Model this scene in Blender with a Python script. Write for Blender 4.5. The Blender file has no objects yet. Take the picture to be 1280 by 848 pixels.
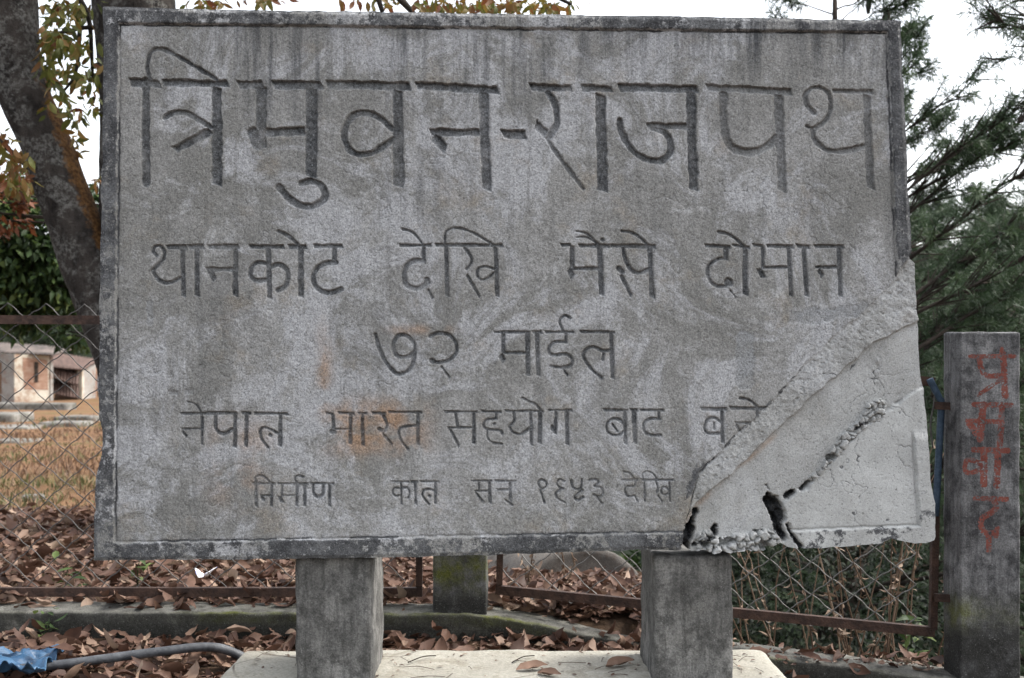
import bpy, math, random
import numpy as np
from math import radians, sin, cos, pi

# ------------------------------------------------------------------ camera, sky, sun, exposure
scene = bpy.context.scene
F = 1422.0          # focal length in photo pixels (1280 wide)
HZ = 440.0          # horizon row in the photo
CAMZ = 0.95
cam_d = bpy.data.cameras.new("camera")
cam = bpy.data.objects.new("camera", cam_d)
scene.collection.objects.link(cam)
cam.location = (0, 0, CAMZ)
cam.rotation_euler = (radians(90), 0, 0)
cam_d.sensor_width = 36.0
cam_d.lens = 36.0 * F / 1280.0
cam_d.shift_y = (HZ - 424.0) / 1280.0
cam_d.clip_start = 0.05
cam_d.clip_end = 3000
cam_d.dof.use_dof = True
cam_d.dof.focus_distance = 2.9
cam_d.dof.aperture_fstop = 6.3
scene.camera = cam

SUN_EL, SUN_AZ = radians(50), radians(80)       # azimuth clockwise from +Y
world = bpy.data.worlds.new("World")
scene.world = world
world.use_nodes = True
wn = world.node_tree
for n in list(wn.nodes):
    wn.nodes.remove(n)
sky = wn.nodes.new("ShaderNodeTexSky")
sky.sky_type = 'NISHITA'
sky.sun_disc = False
sky.sun_elevation = SUN_EL
sky.sun_rotation = SUN_AZ
sky.air_density = 1.0
sky.dust_density = 4.0
sky.ozone_density = 1.0
hs = wn.nodes.new("ShaderNodeHueSaturation")
hs.inputs["Saturation"].default_value = 0.28
bg = wn.nodes.new("ShaderNodeBackground")
bg.inputs["Strength"].default_value = 0.15
wo = wn.nodes.new("ShaderNodeOutputWorld")
wn.links.new(sky.outputs[0], hs.inputs["Color"])
wn.links.new(hs.outputs[0], bg.inputs["Color"])
wn.links.new(bg.outputs[0], wo.inputs["Surface"])

sun_d = bpy.data.lights.new("sun", 'SUN')
sun_d.energy = 0.9
sun_d.angle = radians(14)
sun_d.color = (1.0, 0.95, 0.87)
sun = bpy.data.objects.new("sun", sun_d)
scene.collection.objects.link(sun)
sun.location = (0, -5, 12)
sun.rotation_euler = (pi / 2 - SUN_EL, 0, pi - SUN_AZ)

scene.view_settings.view_transform = 'Standard'
scene.view_settings.look = 'None'
scene.view_settings.exposure = 1.78
scene.view_settings.gamma = 1.0
scene.view_settings.use_curve_mapping = False
scene.render.engine = 'CYCLES'
scene.cycles.use_denoising = True
scene.cycles.max_bounces = 6
scene.cycles.transparent_max_bounces = 4

random.seed(7)
RNG = np.random.default_rng(11)
COL = scene.collection


def at(px, py, d):
    """the point at depth d seen at photo pixel (px, py)"""
    return np.array([(px - 640.0) / F * d, d, CAMZ - (py - HZ) / F * d])


# ------------------------------------------------------------------ helpers
_tab = np.random.default_rng(3).random((64, 64, 64)).astype(np.float32)


def n3(x, y, z):
    x = np.asarray(x, float); y = np.asarray(y, float); z = np.asarray(z, float)
    x, y, z = np.broadcast_arrays(x, y, z)
    xi = np.floor(x).astype(int); yi = np.floor(y).astype(int); zi = np.floor(z).astype(int)
    fx = x - xi; fy = y - yi; fz = z - zi
    fx = fx * fx * (3 - 2 * fx); fy = fy * fy * (3 - 2 * fy); fz = fz * fz * (3 - 2 * fz)
    r = 0
    for a in (0, 1):
        for b in (0, 1):
            for c in (0, 1):
                w = (fx if a else 1 - fx) * (fy if b else 1 - fy) * (fz if c else 1 - fz)
                r = r + w * _tab[(xi + a) & 63, (yi + b) & 63, (zi + c) & 63]
    return r * 2 - 1


def fbm(x, y, z=0.0, oct=4, gain=0.5):
    r = 0; a = 1.0; f = 1.0; t = 0
    for i in range(oct):
        r = r + a * n3(x * f + 17.3 * i, y * f + 5.1 * i, np.asarray(z) * f + 9.7 * i)
        t += a; a *= gain; f *= 2.03
    return r / t


def sst(a, b, x):
    t = np.clip((x - a) / (b - a), 0, 1)
    return t * t * (3 - 2 * t)


class MB:
    """collects vertices, quads and triangles (with optional point attributes) for ONE mesh"""
    def __init__(s):
        s.v = []; s.q = []; s.t = []; s.n = 0; s.a = {}

    def add(s, v, q=None, t=None, **attr):
        v = np.asarray(v, float).reshape(-1, 3)
        s.v.append(v)
        if q is not None and len(q):
            s.q.append(np.asarray(q, int).reshape(-1, 4) + s.n)
        if t is not None and len(t):
            s.t.append(np.asarray(t, int).reshape(-1, 3) + s.n)
        for k, val in attr.items():
            s.a.setdefault(k, []).append((s.n, np.broadcast_to(np.asarray(val, float), (len(v),))))
        s.n += len(v)
        return s

    def build(s, name, mat, parent=None, smooth=True):
        v = np.concatenate(s.v)
        q = np.concatenate(s.q) if s.q else np.zeros((0, 4), int)
        t = np.concatenate(s.t) if s.t else np.zeros((0, 3), int)
        attrs = {}
        for k, lst in s.a.items():
            arr = np.zeros(len(v), np.float32)
            for st, val in lst:
                arr[st:st + len(val)] = val
            attrs[k] = arr
        return make(name, v, q, t, mat, parent, smooth, attrs)


def world_loc(o):
    p = np.zeros(3)
    while o is not None:
        p = p + np.array(o.location)
        o = o.parent
    return p


def make(name, v, q, t, mat, parent=None, smooth=True, attrs=None):
    off = world_loc(parent) if parent is not None else np.zeros(3)
    me = bpy.data.meshes.new(name)
    v = np.asarray(v, np.float32) - off.astype(np.float32)
    nq, nt = len(q), len(t)
    me.vertices.add(len(v))
    me.vertices.foreach_set("co", np.ascontiguousarray(v, np.float32).ravel())
    loops = np.concatenate([np.asarray(q, np.int32).ravel(), np.asarray(t, np.int32).ravel()]).astype(np.int32)
    me.loops.add(len(loops))
    me.loops.foreach_set("vertex_index", loops)
    me.polygons.add(nq + nt)
    ls = np.concatenate([np.arange(nq) * 4, nq * 4 + np.arange(nt) * 3]).astype(np.int32)
    me.polygons.foreach_set("loop_start", ls)
    try:
        lt = np.concatenate([np.full(nq, 4), np.full(nt, 3)]).astype(np.int32)
        me.polygons.foreach_set("loop_total", lt)
    except Exception:
        pass
    me.update(calc_edges=True)
    me.polygons.foreach_set("use_smooth", np.full(nq + nt, smooth, dtype=bool))
    if attrs:
        for k, arr in attrs.items():
            a = me.attributes.new(k, 'FLOAT', 'POINT')
            a.data.foreach_set("value", np.ascontiguousarray(arr, np.float32))
    me.materials.append(mat)
    o = bpy.data.objects.new(name, me)
    COL.objects.link(o)
    if parent is not None:
        o.parent = parent
    return o


def thing(name, label, cat, loc, group=None):
    o = bpy.data.objects.new(name, None)
    o.empty_display_size = 0.1
    COL.objects.link(o)
    o.location = tuple(float(c) for c in loc)
    o["label"] = label; o["category"] = cat
    if group:
        o["group"] = group
    return o


def tag(o, label, cat, group=None):
    o["label"] = label; o["category"] = cat
    if group:
        o["group"] = group
    return o


def kind(o, k):
    o["kind"] = k
    return o


def copy_tree(o, loc=None, rz=0.0, sc=None, label=None, group=None, parent=None):
    c = o.copy(); COL.objects.link(c)
    if parent is not None:
        c.parent = parent
    for ch in list(o.children):
        copy_tree(ch, parent=c)
    if loc is not None:
        c.location = tuple(float(a) for a in loc); c.rotation_euler.z = rz
    if sc is not None:
        c.scale = (sc, sc, sc)
    if label:
        c["label"] = label
    if group:
        c["group"] = group
    return c


def tube(pts, rad, n=8, cap=True, rough=0.0, seed=0):
    pts = np.asarray(pts, float); m = len(pts)
    rad = np.broadcast_to(np.asarray(rad, float), (m,))
    tan = np.gradient(pts, axis=0)
    tan /= np.linalg.norm(tan, axis=1)[:, None] + 1e-9
    ref = np.array([0.31, 0.95, 0.08]) if abs(tan[0][1]) < 0.8 else np.array([1.0, 0.1, 0.1])
    a = np.cross(tan, ref); a /= np.linalg.norm(a, axis=1)[:, None] + 1e-9
    b = np.cross(tan, a)
    th = np.arange(n) * 2 * pi / n
    ring = a[:, None, :] * np.cos(th)[None, :, None] + b[:, None, :] * np.sin(th)[None, :, None]
    r = rad[:, None] * np.ones((1, n))
    if rough:
        c = pts[:, None, :] + ring * r[:, :, None]
        r = r * (1 + rough * fbm(c[..., 0] * 7 + seed, c[..., 1] * 7, c[..., 2] * 4, 3))
    v = (pts[:, None, :] + ring * r[:, :, None]).reshape(-1, 3)
    i = np.arange(m - 1)[:, None] * n; j = np.arange(n)[None, :]; j2 = (j + 1) % n
    q = np.stack([i + j, i + j2, i + n + j2, i + n + j], -1).reshape(-1, 4)
    t = None
    if cap:
        v = np.concatenate([v, pts[:1], pts[-1:]])
        j = np.arange(n); j2 = (j + 1) % n
        t = np.concatenate([np.stack([j2, j, np.full(n, m * n)], -1),
                            np.stack([(m - 1) * n + j, (m - 1) * n + j2, np.full(n, m * n + 1)], -1)])
    return v, q, t


def spline(pts, k=6):
    """Catmull-Rom through the points (any number of columns)"""
    p = np.asarray(pts, float)
    if len(p) < 3:
        return p
    e = np.concatenate([2 * p[:1] - p[1:2], p, 2 * p[-1:] - p[-2:-1]])
    out = []
    t = np.linspace(0, 1, k, endpoint=False)[:, None]
    for i in range(1, len(e) - 2):
        a, b, c, d = e[i - 1], e[i], e[i + 1], e[i + 2]
        out.append(0.5 * (2 * b + (c - a) * t + (2 * a - 5 * b + 4 * c - d) * t ** 2 + (3 * b - a - 3 * c + d) * t ** 3))
    out.append(p[-1:])
    return np.concatenate(out)


def bar(p0, p1, w, h, up=(0, 0, 1)):
    """a rectangular bar from p0 to p1"""
    p0 = np.asarray(p0, float); p1 = np.asarray(p1, float)
    d = (p1 - p0) / np.linalg.norm(p1 - p0)
    s = np.cross(d, up); s /= np.linalg.norm(s) + 1e-9
    u = np.cross(s, d)
    v = []
    for p in (p0, p1):
        for a, b in ((-1, -1), (1, -1), (1, 1), (-1, 1)):
            v.append(p + s * a * w / 2 + u * b * h / 2)
    q = [(3, 2, 1, 0), (4, 5, 6, 7), (0, 1, 5, 4), (1, 2, 6, 5), (2, 3, 7, 6), (3, 0, 4, 7)]
    return np.array(v), np.array(q)


def rbox(lo, hi, cell, r=0.01, amp=0.003, fs=20.0, seed=0.0):
    """a box whose skin is a lattice: rounded edges and an uneven surface; returns verts, quads, lattice ijk, counts"""
    lo = np.asarray(lo, float); hi = np.asarray(hi, float)
    cell = np.broadcast_to(np.asarray(cell, float), (3,))
    N = np.maximum(1, np.round((hi - lo) / cell).astype(int))
    verts = []; quads = []; base = 0
    for ax in range(3):
        b, c = (ax + 1) % 3, (ax + 2) % 3
        for side in (0, 1):
            ib, ic = np.meshgrid(np.arange(N[b] + 1), np.arange(N[c] + 1), indexing='ij')
            ijk = np.zeros(ib.shape + (3,), int)
            ijk[..., ax] = N[ax] * side; ijk[..., b] = ib; ijk[..., c] = ic
            idx = base + np.arange(ib.size).reshape(ib.shape)
            qd = np.stack([idx[:-1, :-1], idx[1:, :-1], idx[1:, 1:], idx[:-1, 1:]], -1).reshape(-1, 4)
            if side == 0:
                qd = qd[:, ::-1]
            verts.append(ijk.reshape(-1, 3)); quads.append(qd); base += ib.size
    ijk = np.concatenate(verts); q = np.concatenate(quads)
    key = (ijk[:, 0] * (N[1] + 1) + ijk[:, 1]) * (N[2] + 1) + ijk[:, 2]
    uk, first, inv = np.unique(key, return_index=True, return_inverse=True)
    ijk = ijk[first]; q = inv.reshape(-1)[q]
    p = lo + (hi - lo) * ijk / N
    rr = min(r, 0.49 * (hi - lo).min())
    inner = np.clip(p, lo + rr, hi - rr)
    d = p - inner
    ln = np.linalg.norm(d, axis=1)[:, None]
    nrm = d / np.maximum(ln, 1e-9)
    p = inner + nrm * np.minimum(ln, rr)
    if amp:
        p = p + nrm * (amp * fbm(p[:, 0] * fs + seed, p[:, 1] * fs, p[:, 2] * fs, 4))[:, None]
    return p, q, ijk, N


# ------------------------------------------------------------------ materials
class NT:
    def __init__(s, name):
        s.m = bpy.data.materials.new(name); s.m.use_nodes = True
        s.t = s.m.node_tree
        for n in list(s.t.nodes):
            s.t.nodes.remove(n)
        s.out = s.t.nodes.new("ShaderNodeOutputMaterial")
        s.p = s.t.nodes.new("ShaderNodeBsdfPrincipled")
        s.t.links.new(s.p.outputs[0], s.out.inputs[0])
        s.co = s.t.nodes.new("ShaderNodeTexCoord").outputs["Object"]

    def link(s, a, b):
        s.t.links.new(a, b)

    def set(s, sock, val):
        if hasattr(val, "is_output"):
            s.link(val, sock)
        else:
            sock.default_value = val

    def noise(s, scale, detail=4.0, rough=0.55, stretch=None, dist=0.0):
        n = s.t.nodes.new("ShaderNodeTexNoise")
        n.inputs["Scale"].default_value = scale; n.inputs["Detail"].default_value = detail
        n.inputs["Roughness"].default_value = rough; n.inputs["Distortion"].default_value = dist
        if stretch:
            mp = s.t.nodes.new("ShaderNodeMapping"); mp.inputs["Scale"].default_value = stretch
            s.link(s.co, mp.inputs["Vector"]); s.link(mp.outputs[0], n.inputs["Vector"])
        else:
            s.link(s.co, n.inputs["Vector"])
        return n.outputs["Fac"]

    def voro(s, scale, feature='F1', stretch=None):
        n = s.t.nodes.new("ShaderNodeTexVoronoi"); n.feature = feature
        n.inputs["Scale"].default_value = scale
        if stretch:
            mp = s.t.nodes.new("ShaderNodeMapping"); mp.inputs["Scale"].default_value = stretch
            s.link(s.co, mp.inputs["Vector"]); s.link(mp.outputs[0], n.inputs["Vector"])
        else:
            s.link(s.co, n.inputs["Vector"])
        return n.outputs["Distance"]

    def attr(s, name):
        n = s.t.nodes.new("ShaderNodeAttribute"); n.attribute_name = name
        return n.outputs["Fac"]

    def rng(s, v, a, b, c=0.0, d=1.0):
        n = s.t.nodes.new("ShaderNodeMapRange"); n.clamp = True
        for i, x in enumerate((v, a, b, c, d)):
            s.set(n.inputs[i], x)
        return n.outputs[0]

    def math(s, op, a, b=0.0):
        n = s.t.nodes.new("ShaderNodeMath"); n.operation = op
        s.set(n.inputs[0], a); s.set(n.inputs[1], b)
        return n.outputs[0]

    def mix(s, f, a, b, mode='MIX'):
        n = s.t.nodes.new("ShaderNodeMix"); n.data_type = 'RGBA'; n.blend_type = mode
        s.set(n.inputs[0], f)
        s.set(n.inputs[6], a if hasattr(a, "is_output") else (*a, 1.0)[:4])
        s.set(n.inputs[7], b if hasattr(b, "is_output") else (*b, 1.0)[:4])
        return n.outputs[2]

    def ramp(s, f, stops):
        n = s.t.nodes.new("ShaderNodeValToRGB")
        e = n.color_ramp.elements
        while len(e) < len(stops):
            e.new(0.5)
        for i, (p, c) in enumerate(stops):
            e[i].position = p; e[i].color = (*c, 1.0)
        s.link(f, n.inputs[0])
        return n.outputs[0]

    def bump(s, h, strength=0.3, dist=0.01):
        n = s.t.nodes.new("ShaderNodeBump")
        n.inputs["Strength"].default_value = strength; n.inputs["Distance"].default_value = dist
        s.link(h, n.inputs["Height"]); s.link(n.outputs[0], s.p.inputs["Normal"])

    def done(s, color, rough=0.9, spec=0.25, metal=0.0):
        s.set(s.p.inputs["Base Color"], color if hasattr(color, "is_output") else (*color, 1.0))
        s.set(s.p.inputs["Roughness"], rough)
        s.p.inputs["Specular IOR Level"].default_value = spec
        s.p.inputs["Metallic"].default_value = metal
        return s.m


def mat_panel(name, letters=False):
    n = NT(name)
    big = n.noise(3.2, 5, 0.6)
    mid = n.noise(14, 5, 0.65)
    fine = n.noise(250, 4, 0.75)
    spk = n.noise(400, 2, 0.6)
    streak = n.noise(9, 5, 0.65, stretch=(5.0, 1.0, 0.35))
    c = n.mix(n.rng(big, 0.36, 0.64), (0.245, 0.237, 0.227), (0.318, 0.310, 0.306))
    c = n.mix(n.rng(n.noise(2.3, 6, 0.65, dist=0.8), 0.47, 0.58, 0, 0.7), c, (0.172, 0.166, 0.155))
    c = n.mix(n.rng(mid, 0.46, 0.64, 0, 0.45), c, (0.185, 0.179, 0.170))
    c = n.mix(n.rng(n.noise(3.6, 8, 0.74, dist=1.0), 0.49, 0.57, 0, 0.85), c, (0.385, 0.381, 0.393))
    c = n.mix(n.rng(n.noise(11, 7, 0.75, dist=0.5), 0.56, 0.66, 0, 0.6), c, (0.42, 0.415, 0.42))
    c = n.mix(n.rng(n.noise(16, 6, 0.7, stretch=(3.2, 1, 0.22)), 0.53, 0.68, 0, 0.45), c, (0.15, 0.146, 0.140))
    c = n.mix(n.rng(n.noise(28, 6, 0.75), 0.58, 0.68, 0, 0.5), c, (0.15, 0.146, 0.138))
    c = n.mix(n.rng(n.noise(7.5, 5, 0.7), 0.56, 0.70, 0, 0.5), c, (0.245, 0.203, 0.155))
    # new cement of the repaired corner
    patch = n.attr("patch")
    pc = n.mix(n.rng(n.noise(9, 5, 0.6), 0.35, 0.68), (0.34, 0.336, 0.328), (0.455, 0.452, 0.445))
    pc = n.mix(n.rng(n.noise(12, 6, 0.7, stretch=(1.6, 1, 0.6), dist=0.6), 0.54, 0.70, 0, 0.55), pc, (0.27, 0.265, 0.255))
    c = n.mix(patch, c, pc)
    smear = n.attr("smear")
    c = n.mix(n.math('MULTIPLY', smear, n.rng(n.noise(28, 4, 0.7), 0.3, 0.6, 0.3, 0.8)), c, (0.235, 0.238, 0.245))
    rust = n.attr("rust")
    c = n.mix(n.math('MULTIPLY', rust, n.rng(n.noise(16, 6, 0.75), 0.30, 0.52)), c, (0.315, 0.205, 0.135))
    # rain streaks of black algae under the top edge
    st = n.math('MULTIPLY', n.attr("streak"), n.rng(streak, 0.44, 0.66))
    c = n.mix(n.math('MULTIPLY', st, 0.8), c, (0.055, 0.057, 0.063))
    dark = n.attr("dark")
    dn = n.rng(n.math('ADD', dark, n.math('MULTIPLY', n.math('SUBTRACT', n.noise(60, 4, 0.75), 0.5), 1.9)), 0.42, 0.62)
    dc = n.mix(n.rng(mid, 0.4, 0.65), (0.046, 0.046, 0.049), (0.130, 0.130, 0.134))
    c = n.mix(n.math('MULTIPLY', dn, n.rng(dark, 0.0, 0.25)), c, dc)
    if letters:
        lc = n.mix(n.rng(n.noise(85, 4, 0.75), 0.40, 0.66), (0.022, 0.024, 0.027), (0.140, 0.142, 0.149))
        lc = n.mix(n.rng(n.noise(120, 3, 0.75), 0.58, 0.70, 0, 0.8), lc, (0.30, 0.31, 0.325))
        c = n.mix(n.math('MULTIPLY', n.attr("ink"), n.rng(n.noise(26, 5, 0.7), 0.34, 0.58, 1.0, 0.74)), c, lc)
    g1 = n.math('SUBTRACT', n.rng(fine, 0.32, 0.70, 0.52, 1.48), 1.0)
    g1 = n.math('ADD', n.math('MULTIPLY', g1, n.rng(patch, 0.2, 0.9, 1.0, 0.35)), 1.0)
    c = n.mix(1.0, c, g1, 'MULTIPLY')
    c = n.mix(1.0, c, (0.975, 1.0, 0.995), 'MULTIPLY')
    c = n.mix(n.rng(spk, 0.61, 0.73, 0, 0.36), c, (0.46, 0.455, 0.45))
    c = n.mix(n.math('MULTIPLY', n.rng(n.noise(120, 3, 0.7), 0.60, 0.70, 0, 0.45), n.rng(dark, 0.2, 0.6)), c, (0.36, 0.365, 0.38))
    c = n.mix(n.rng(n.noise(190, 3, 0.7), 0.60, 0.68, 0, 0.7), c, (0.06, 0.058, 0.055))
    h = n.math('ADD', n.math('MULTIPLY', fine, 0.6), n.math('MULTIPLY', spk, 0.5))
    n.bump(n.math('MULTIPLY', h, n.rng(patch, 0.2, 0.9, 1.0, 0.5)), 0.6, 0.004)
    return n.done(c, 0.93, 0.2)


def mat_concrete(name, lo, hi, dirt=(0.06, 0.06, 0.055), dirt_lo=0.5, dirt_hi=0.68, moss=0.0, sc=1.0, streak=0.0, base=None):
    """weathered concrete: two tones, dirt blotches, speckle, optional moss and darker tone (attribute 'foot')"""
    n = NT(name)
    c = n.mix(n.rng(n.noise(5 * sc, 5, 0.6), 0.35, 0.65), lo, hi)
    c = n.mix(n.rng(n.noise(17 * sc, 6, 0.7), dirt_lo, dirt_hi, 0, 0.8), c, dirt)
    if streak:
        c = n.mix(n.rng(n.noise(14 * sc, 5, 0.7, stretch=(4, 4, 0.35)), 0.46, 0.66, 0, streak), c, dirt)
    if moss:
        f = n.math('MULTIPLY', n.attr("moss"), n.rng(n.noise(13, 5, 0.7), 0.36, 0.62))
        c = n.mix(n.math('MULTIPLY', f, moss), c, (0.085, 0.092, 0.022))
    if base:
        f = n.math('MULTIPLY', n.attr("foot"), n.rng(n.noise(11, 6, 0.75), 0.24, 0.50))
        c = n.mix(f, c, base)
    fine = n.noise(190 * sc, 3, 0.7)
    c = n.mix(1.0, c, n.rng(fine, 0.30, 0.72, 0.6, 1.38), 'MULTIPLY')
    c = n.mix(n.rng(n.noise(240, 2, 0.6), 0.63, 0.73, 0, 0.35), c, (0.36, 0.36, 0.35))
    n.bump(n.math('ADD', fine, n.noise(40, 4, 0.6)), 0.5, 0.004)
    return n.done(c, 0.93, 0.2)


def mat_leaf(name, stops, trans=0.35, rough=0.6):
    n = NT(name)
    c = n.ramp(n.attr("tint"), stops)
    c = n.mix(n.rng(n.noise(60, 3, 0.6), 0.35, 0.7, 0, 0.4), c, n.mix(0.55, c, (0, 0, 0)))
    n.done(c, rough, 0.3)
    if trans:
        tr = n.t.nodes.new("ShaderNodeBsdfTranslucent")
        n.link(c, tr.inputs[0])
        mx = n.t.nodes.new("ShaderNodeMixShader"); mx.inputs[0].default_value = trans
        n.link(n.p.outputs[0], mx.inputs[1]); n.link(tr.outputs[0], mx.inputs[2])
        n.link(mx.outputs[0], n.out.inputs[0])
    return n.m


def mat_simple(name, a, b, scale=20, rough=0.8, spec=0.3, bump=0.3, metal=0.0, stretch=None, lo=0.38, hi=0.64):
    n = NT(name)
    f = n.noise(scale, 5, 0.65, stretch=stretch)
    c = n.mix(n.rng(f, lo, hi), a, b)
    if bump:
        n.bump(n.noise(scale * 4, 4, 0.6, stretch=stretch), bump, 0.01)
    return n.done(c, rough, spec, metal)


def mat_bark():
    n = NT("bark")
    v = n.noise(9, 6, 0.7, stretch=(1, 1, 0.55))
    c = n.mix(n.rng(v, 0.36, 0.64), (0.014, 0.012, 0.011), (0.058, 0.050, 0.044))
    lich = n.math('MULTIPLY', n.rng(n.noise(7, 3, 0.6, dist=0.5), 0.45, 0.54), n.rng(n.noise(45, 5, 0.75), 0.44, 0.60))
    c = n.mix(n.math('MULTIPLY', lich, 0.62), c, (0.20, 0.197, 0.183))
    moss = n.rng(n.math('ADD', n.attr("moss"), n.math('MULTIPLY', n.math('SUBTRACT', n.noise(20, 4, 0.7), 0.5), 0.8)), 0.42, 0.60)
    c = n.mix(n.math('MULTIPLY', moss, 0.9), c, n.mix(n.rng(n.noise(50, 3, 0.6), 0.4, 0.6), (0.070, 0.033, 0.012), (0.175, 0.088, 0.030)))  # orange moss, coloured brighter to paint in the trunk's sunlit edge
    n.bump(n.math('ADD', v, n.math('MULTIPLY', n.noise(55, 5, 0.7), 0.6)), 0.9, 0.03)
    return n.done(c, 0.95, 0.15)


M_PANEL = mat_panel("weathered_panel")
M_LETTER = mat_panel("engraved_groove", True)
M_SIGNPOST = mat_concrete("sign_post_concrete", (0.085, 0.083, 0.078), (0.20, 0.195, 0.185), streak=0.75, dirt_lo=0.46, dirt_hi=0.60, dirt=(0.05, 0.049, 0.046))
def mat_plinth():
    n = NT("plinth_concrete")
    c = n.mix(n.rng(n.noise(4, 6, 0.65), 0.36, 0.64), (0.255, 0.242, 0.205), (0.345, 0.332, 0.285))
    c = n.mix(n.rng(n.noise(9, 7, 0.75, dist=0.8), 0.52, 0.64, 0, 0.7), c, (0.20, 0.18, 0.14))
    c = n.mix(n.rng(n.noise(32, 5, 0.75), 0.58, 0.68, 0, 0.7), c, (0.15, 0.13, 0.10))
    cr_ = n.voro(4.3, 'DISTANCE_TO_EDGE')
    c = n.mix(n.math('MULTIPLY', n.rng(cr_, 0.004, 0.010, 1.0, 0.0), n.rng(n.noise(3, 2, 0.5), 0.5, 0.6)), c, (0.09, 0.075, 0.06))
    fine = n.noise(150, 4, 0.7)
    c = n.mix(1.0, c, n.rng(fine, 0.30, 0.72, 0.75, 1.25), 'MULTIPLY')
    n.bump(n.math('ADD', fine, n.noise(30, 5, 0.65)), 0.5, 0.005)
    return n.done(c, 0.92, 0.2)


M_PLINTH = mat_plinth()
M_FPOST = mat_concrete("fence_post_concrete", (0.085, 0.085, 0.086), (0.20, 0.20, 0.202), dirt=(0.028, 0.028, 0.03), dirt_lo=0.46, dirt_hi=0.62, moss=0.9, streak=0.6, base=(0.028, 0.028, 0.026))
M_KERB = mat_concrete("kerb_concrete", (0.085, 0.083, 0.075), (0.18, 0.175, 0.155), dirt=(0.030, 0.029, 0.025), dirt_lo=0.47, dirt_hi=0.62, moss=0.9, base=(0.03, 0.03, 0.026))
M_SLAB = mat_concrete("old_slab_concrete", (0.13, 0.125, 0.11), (0.22, 0.21, 0.19), dirt=(0.05, 0.045, 0.035), sc=0.35, dirt_lo=0.46, dirt_hi=0.6)
M_RING = mat_concrete("ring_concrete", (0.085, 0.08, 0.075), (0.15, 0.135, 0.12), dirt=(0.07, 0.055, 0.045))
M_RUST = mat_simple("rusted_iron", (0.030, 0.018, 0.014), (0.075, 0.042, 0.030), 30, 0.75, 0.3, 0.4)
M_BLUE = mat_simple("faded_blue_paint", (0.028, 0.050, 0.080), (0.060, 0.095, 0.140), 60, 0.6, 0.3, 0.3)
M_WIRE = mat_simple("galvanised_wire", (0.10, 0.095, 0.09), (0.20, 0.195, 0.185), 40, 0.55, 0.5, 0.0, 0.4)
M_RED = None
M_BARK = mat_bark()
M_TWIG = mat_simple("twig_bark", (0.018, 0.015, 0.012), (0.042, 0.034, 0.028), 40, 0.9, 0.2, 0.3)
M_PBARK = mat_simple("pine_bark", (0.022, 0.018, 0.015), (0.055, 0.043, 0.035), 12, 0.95, 0.15, 0.6)
M_LITTER = mat_leaf("dry_leaf", [(0.0, (0.038, 0.019, 0.013)), (0.35, (0.088, 0.044, 0.029)), (0.68, (0.15, 0.085, 0.058)), (1.0, (0.33, 0.24, 0.175))], 0.12, 0.65)
M_TANLEAF = mat_leaf("tan_leaf", [(0.0, (0.10, 0.055, 0.04)), (1.0, (0.27, 0.17, 0.12))], 0.1, 0.65)
M_CROWN = mat_leaf("autumn_leaf", [(0.0, (0.045, 0.055, 0.012)), (0.4, (0.10, 0.105, 0.022)), (0.68, (0.16, 0.095, 0.025)), (1.0, (0.13, 0.045, 0.018))], 0.4)
M_BUSH = mat_leaf("dark_leaf", [(0.0, (0.014, 0.030, 0.010)), (0.5, (0.034, 0.062, 0.018)), (0.8, (0.07, 0.11, 0.028)), (1.0, (0.13, 0.17, 0.05))], 0.3)
M_SHADE = mat_leaf("shaded_leaf", [(0.0, (0.006, 0.010, 0.005)), (0.6, (0.014, 0.022, 0.010)), (1.0, (0.035, 0.045, 0.020))], 0.15)  # leaf greens darkened so the colour carries the undergrowth's shade
M_REDLEAF = mat_leaf("russet_leaf", [(0.0, (0.09, 0.030, 0.014)), (0.6, (0.17, 0.055, 0.022)), (1.0, (0.12, 0.10, 0.03))], 0.35)
M_NEEDLE = mat_leaf("pine_needle", [(0.0, (0.022, 0.040, 0.019)), (0.5, (0.046, 0.077, 0.037)), (1.0, (0.088, 0.13, 0.062))], 0.25, 0.55)
M_FAR = mat_leaf("forest_leaf", [(0.0, (0.016, 0.028, 0.014)), (0.6, (0.034, 0.055, 0.024)), (1.0, (0.065, 0.085, 0.035))], 0.2)
M_WEED = mat_leaf("dry_weed_stalk", [(0.0, (0.07, 0.042, 0.028)), (0.5, (0.155, 0.10, 0.064)), (1.0, (0.28, 0.21, 0.15))], 0.2)
M_GRASSDRY = mat_leaf("dry_grass_blade", [(0.0, (0.075, 0.040, 0.024)), (0.5, (0.16, 0.092, 0.055)), (0.78, (0.25, 0.17, 0.11)), (0.9, (0.11, 0.105, 0.04)), (1.0, (0.07, 0.08, 0.025))], 0.25)

# ------------------------------------------------------------------ terrain


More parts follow.
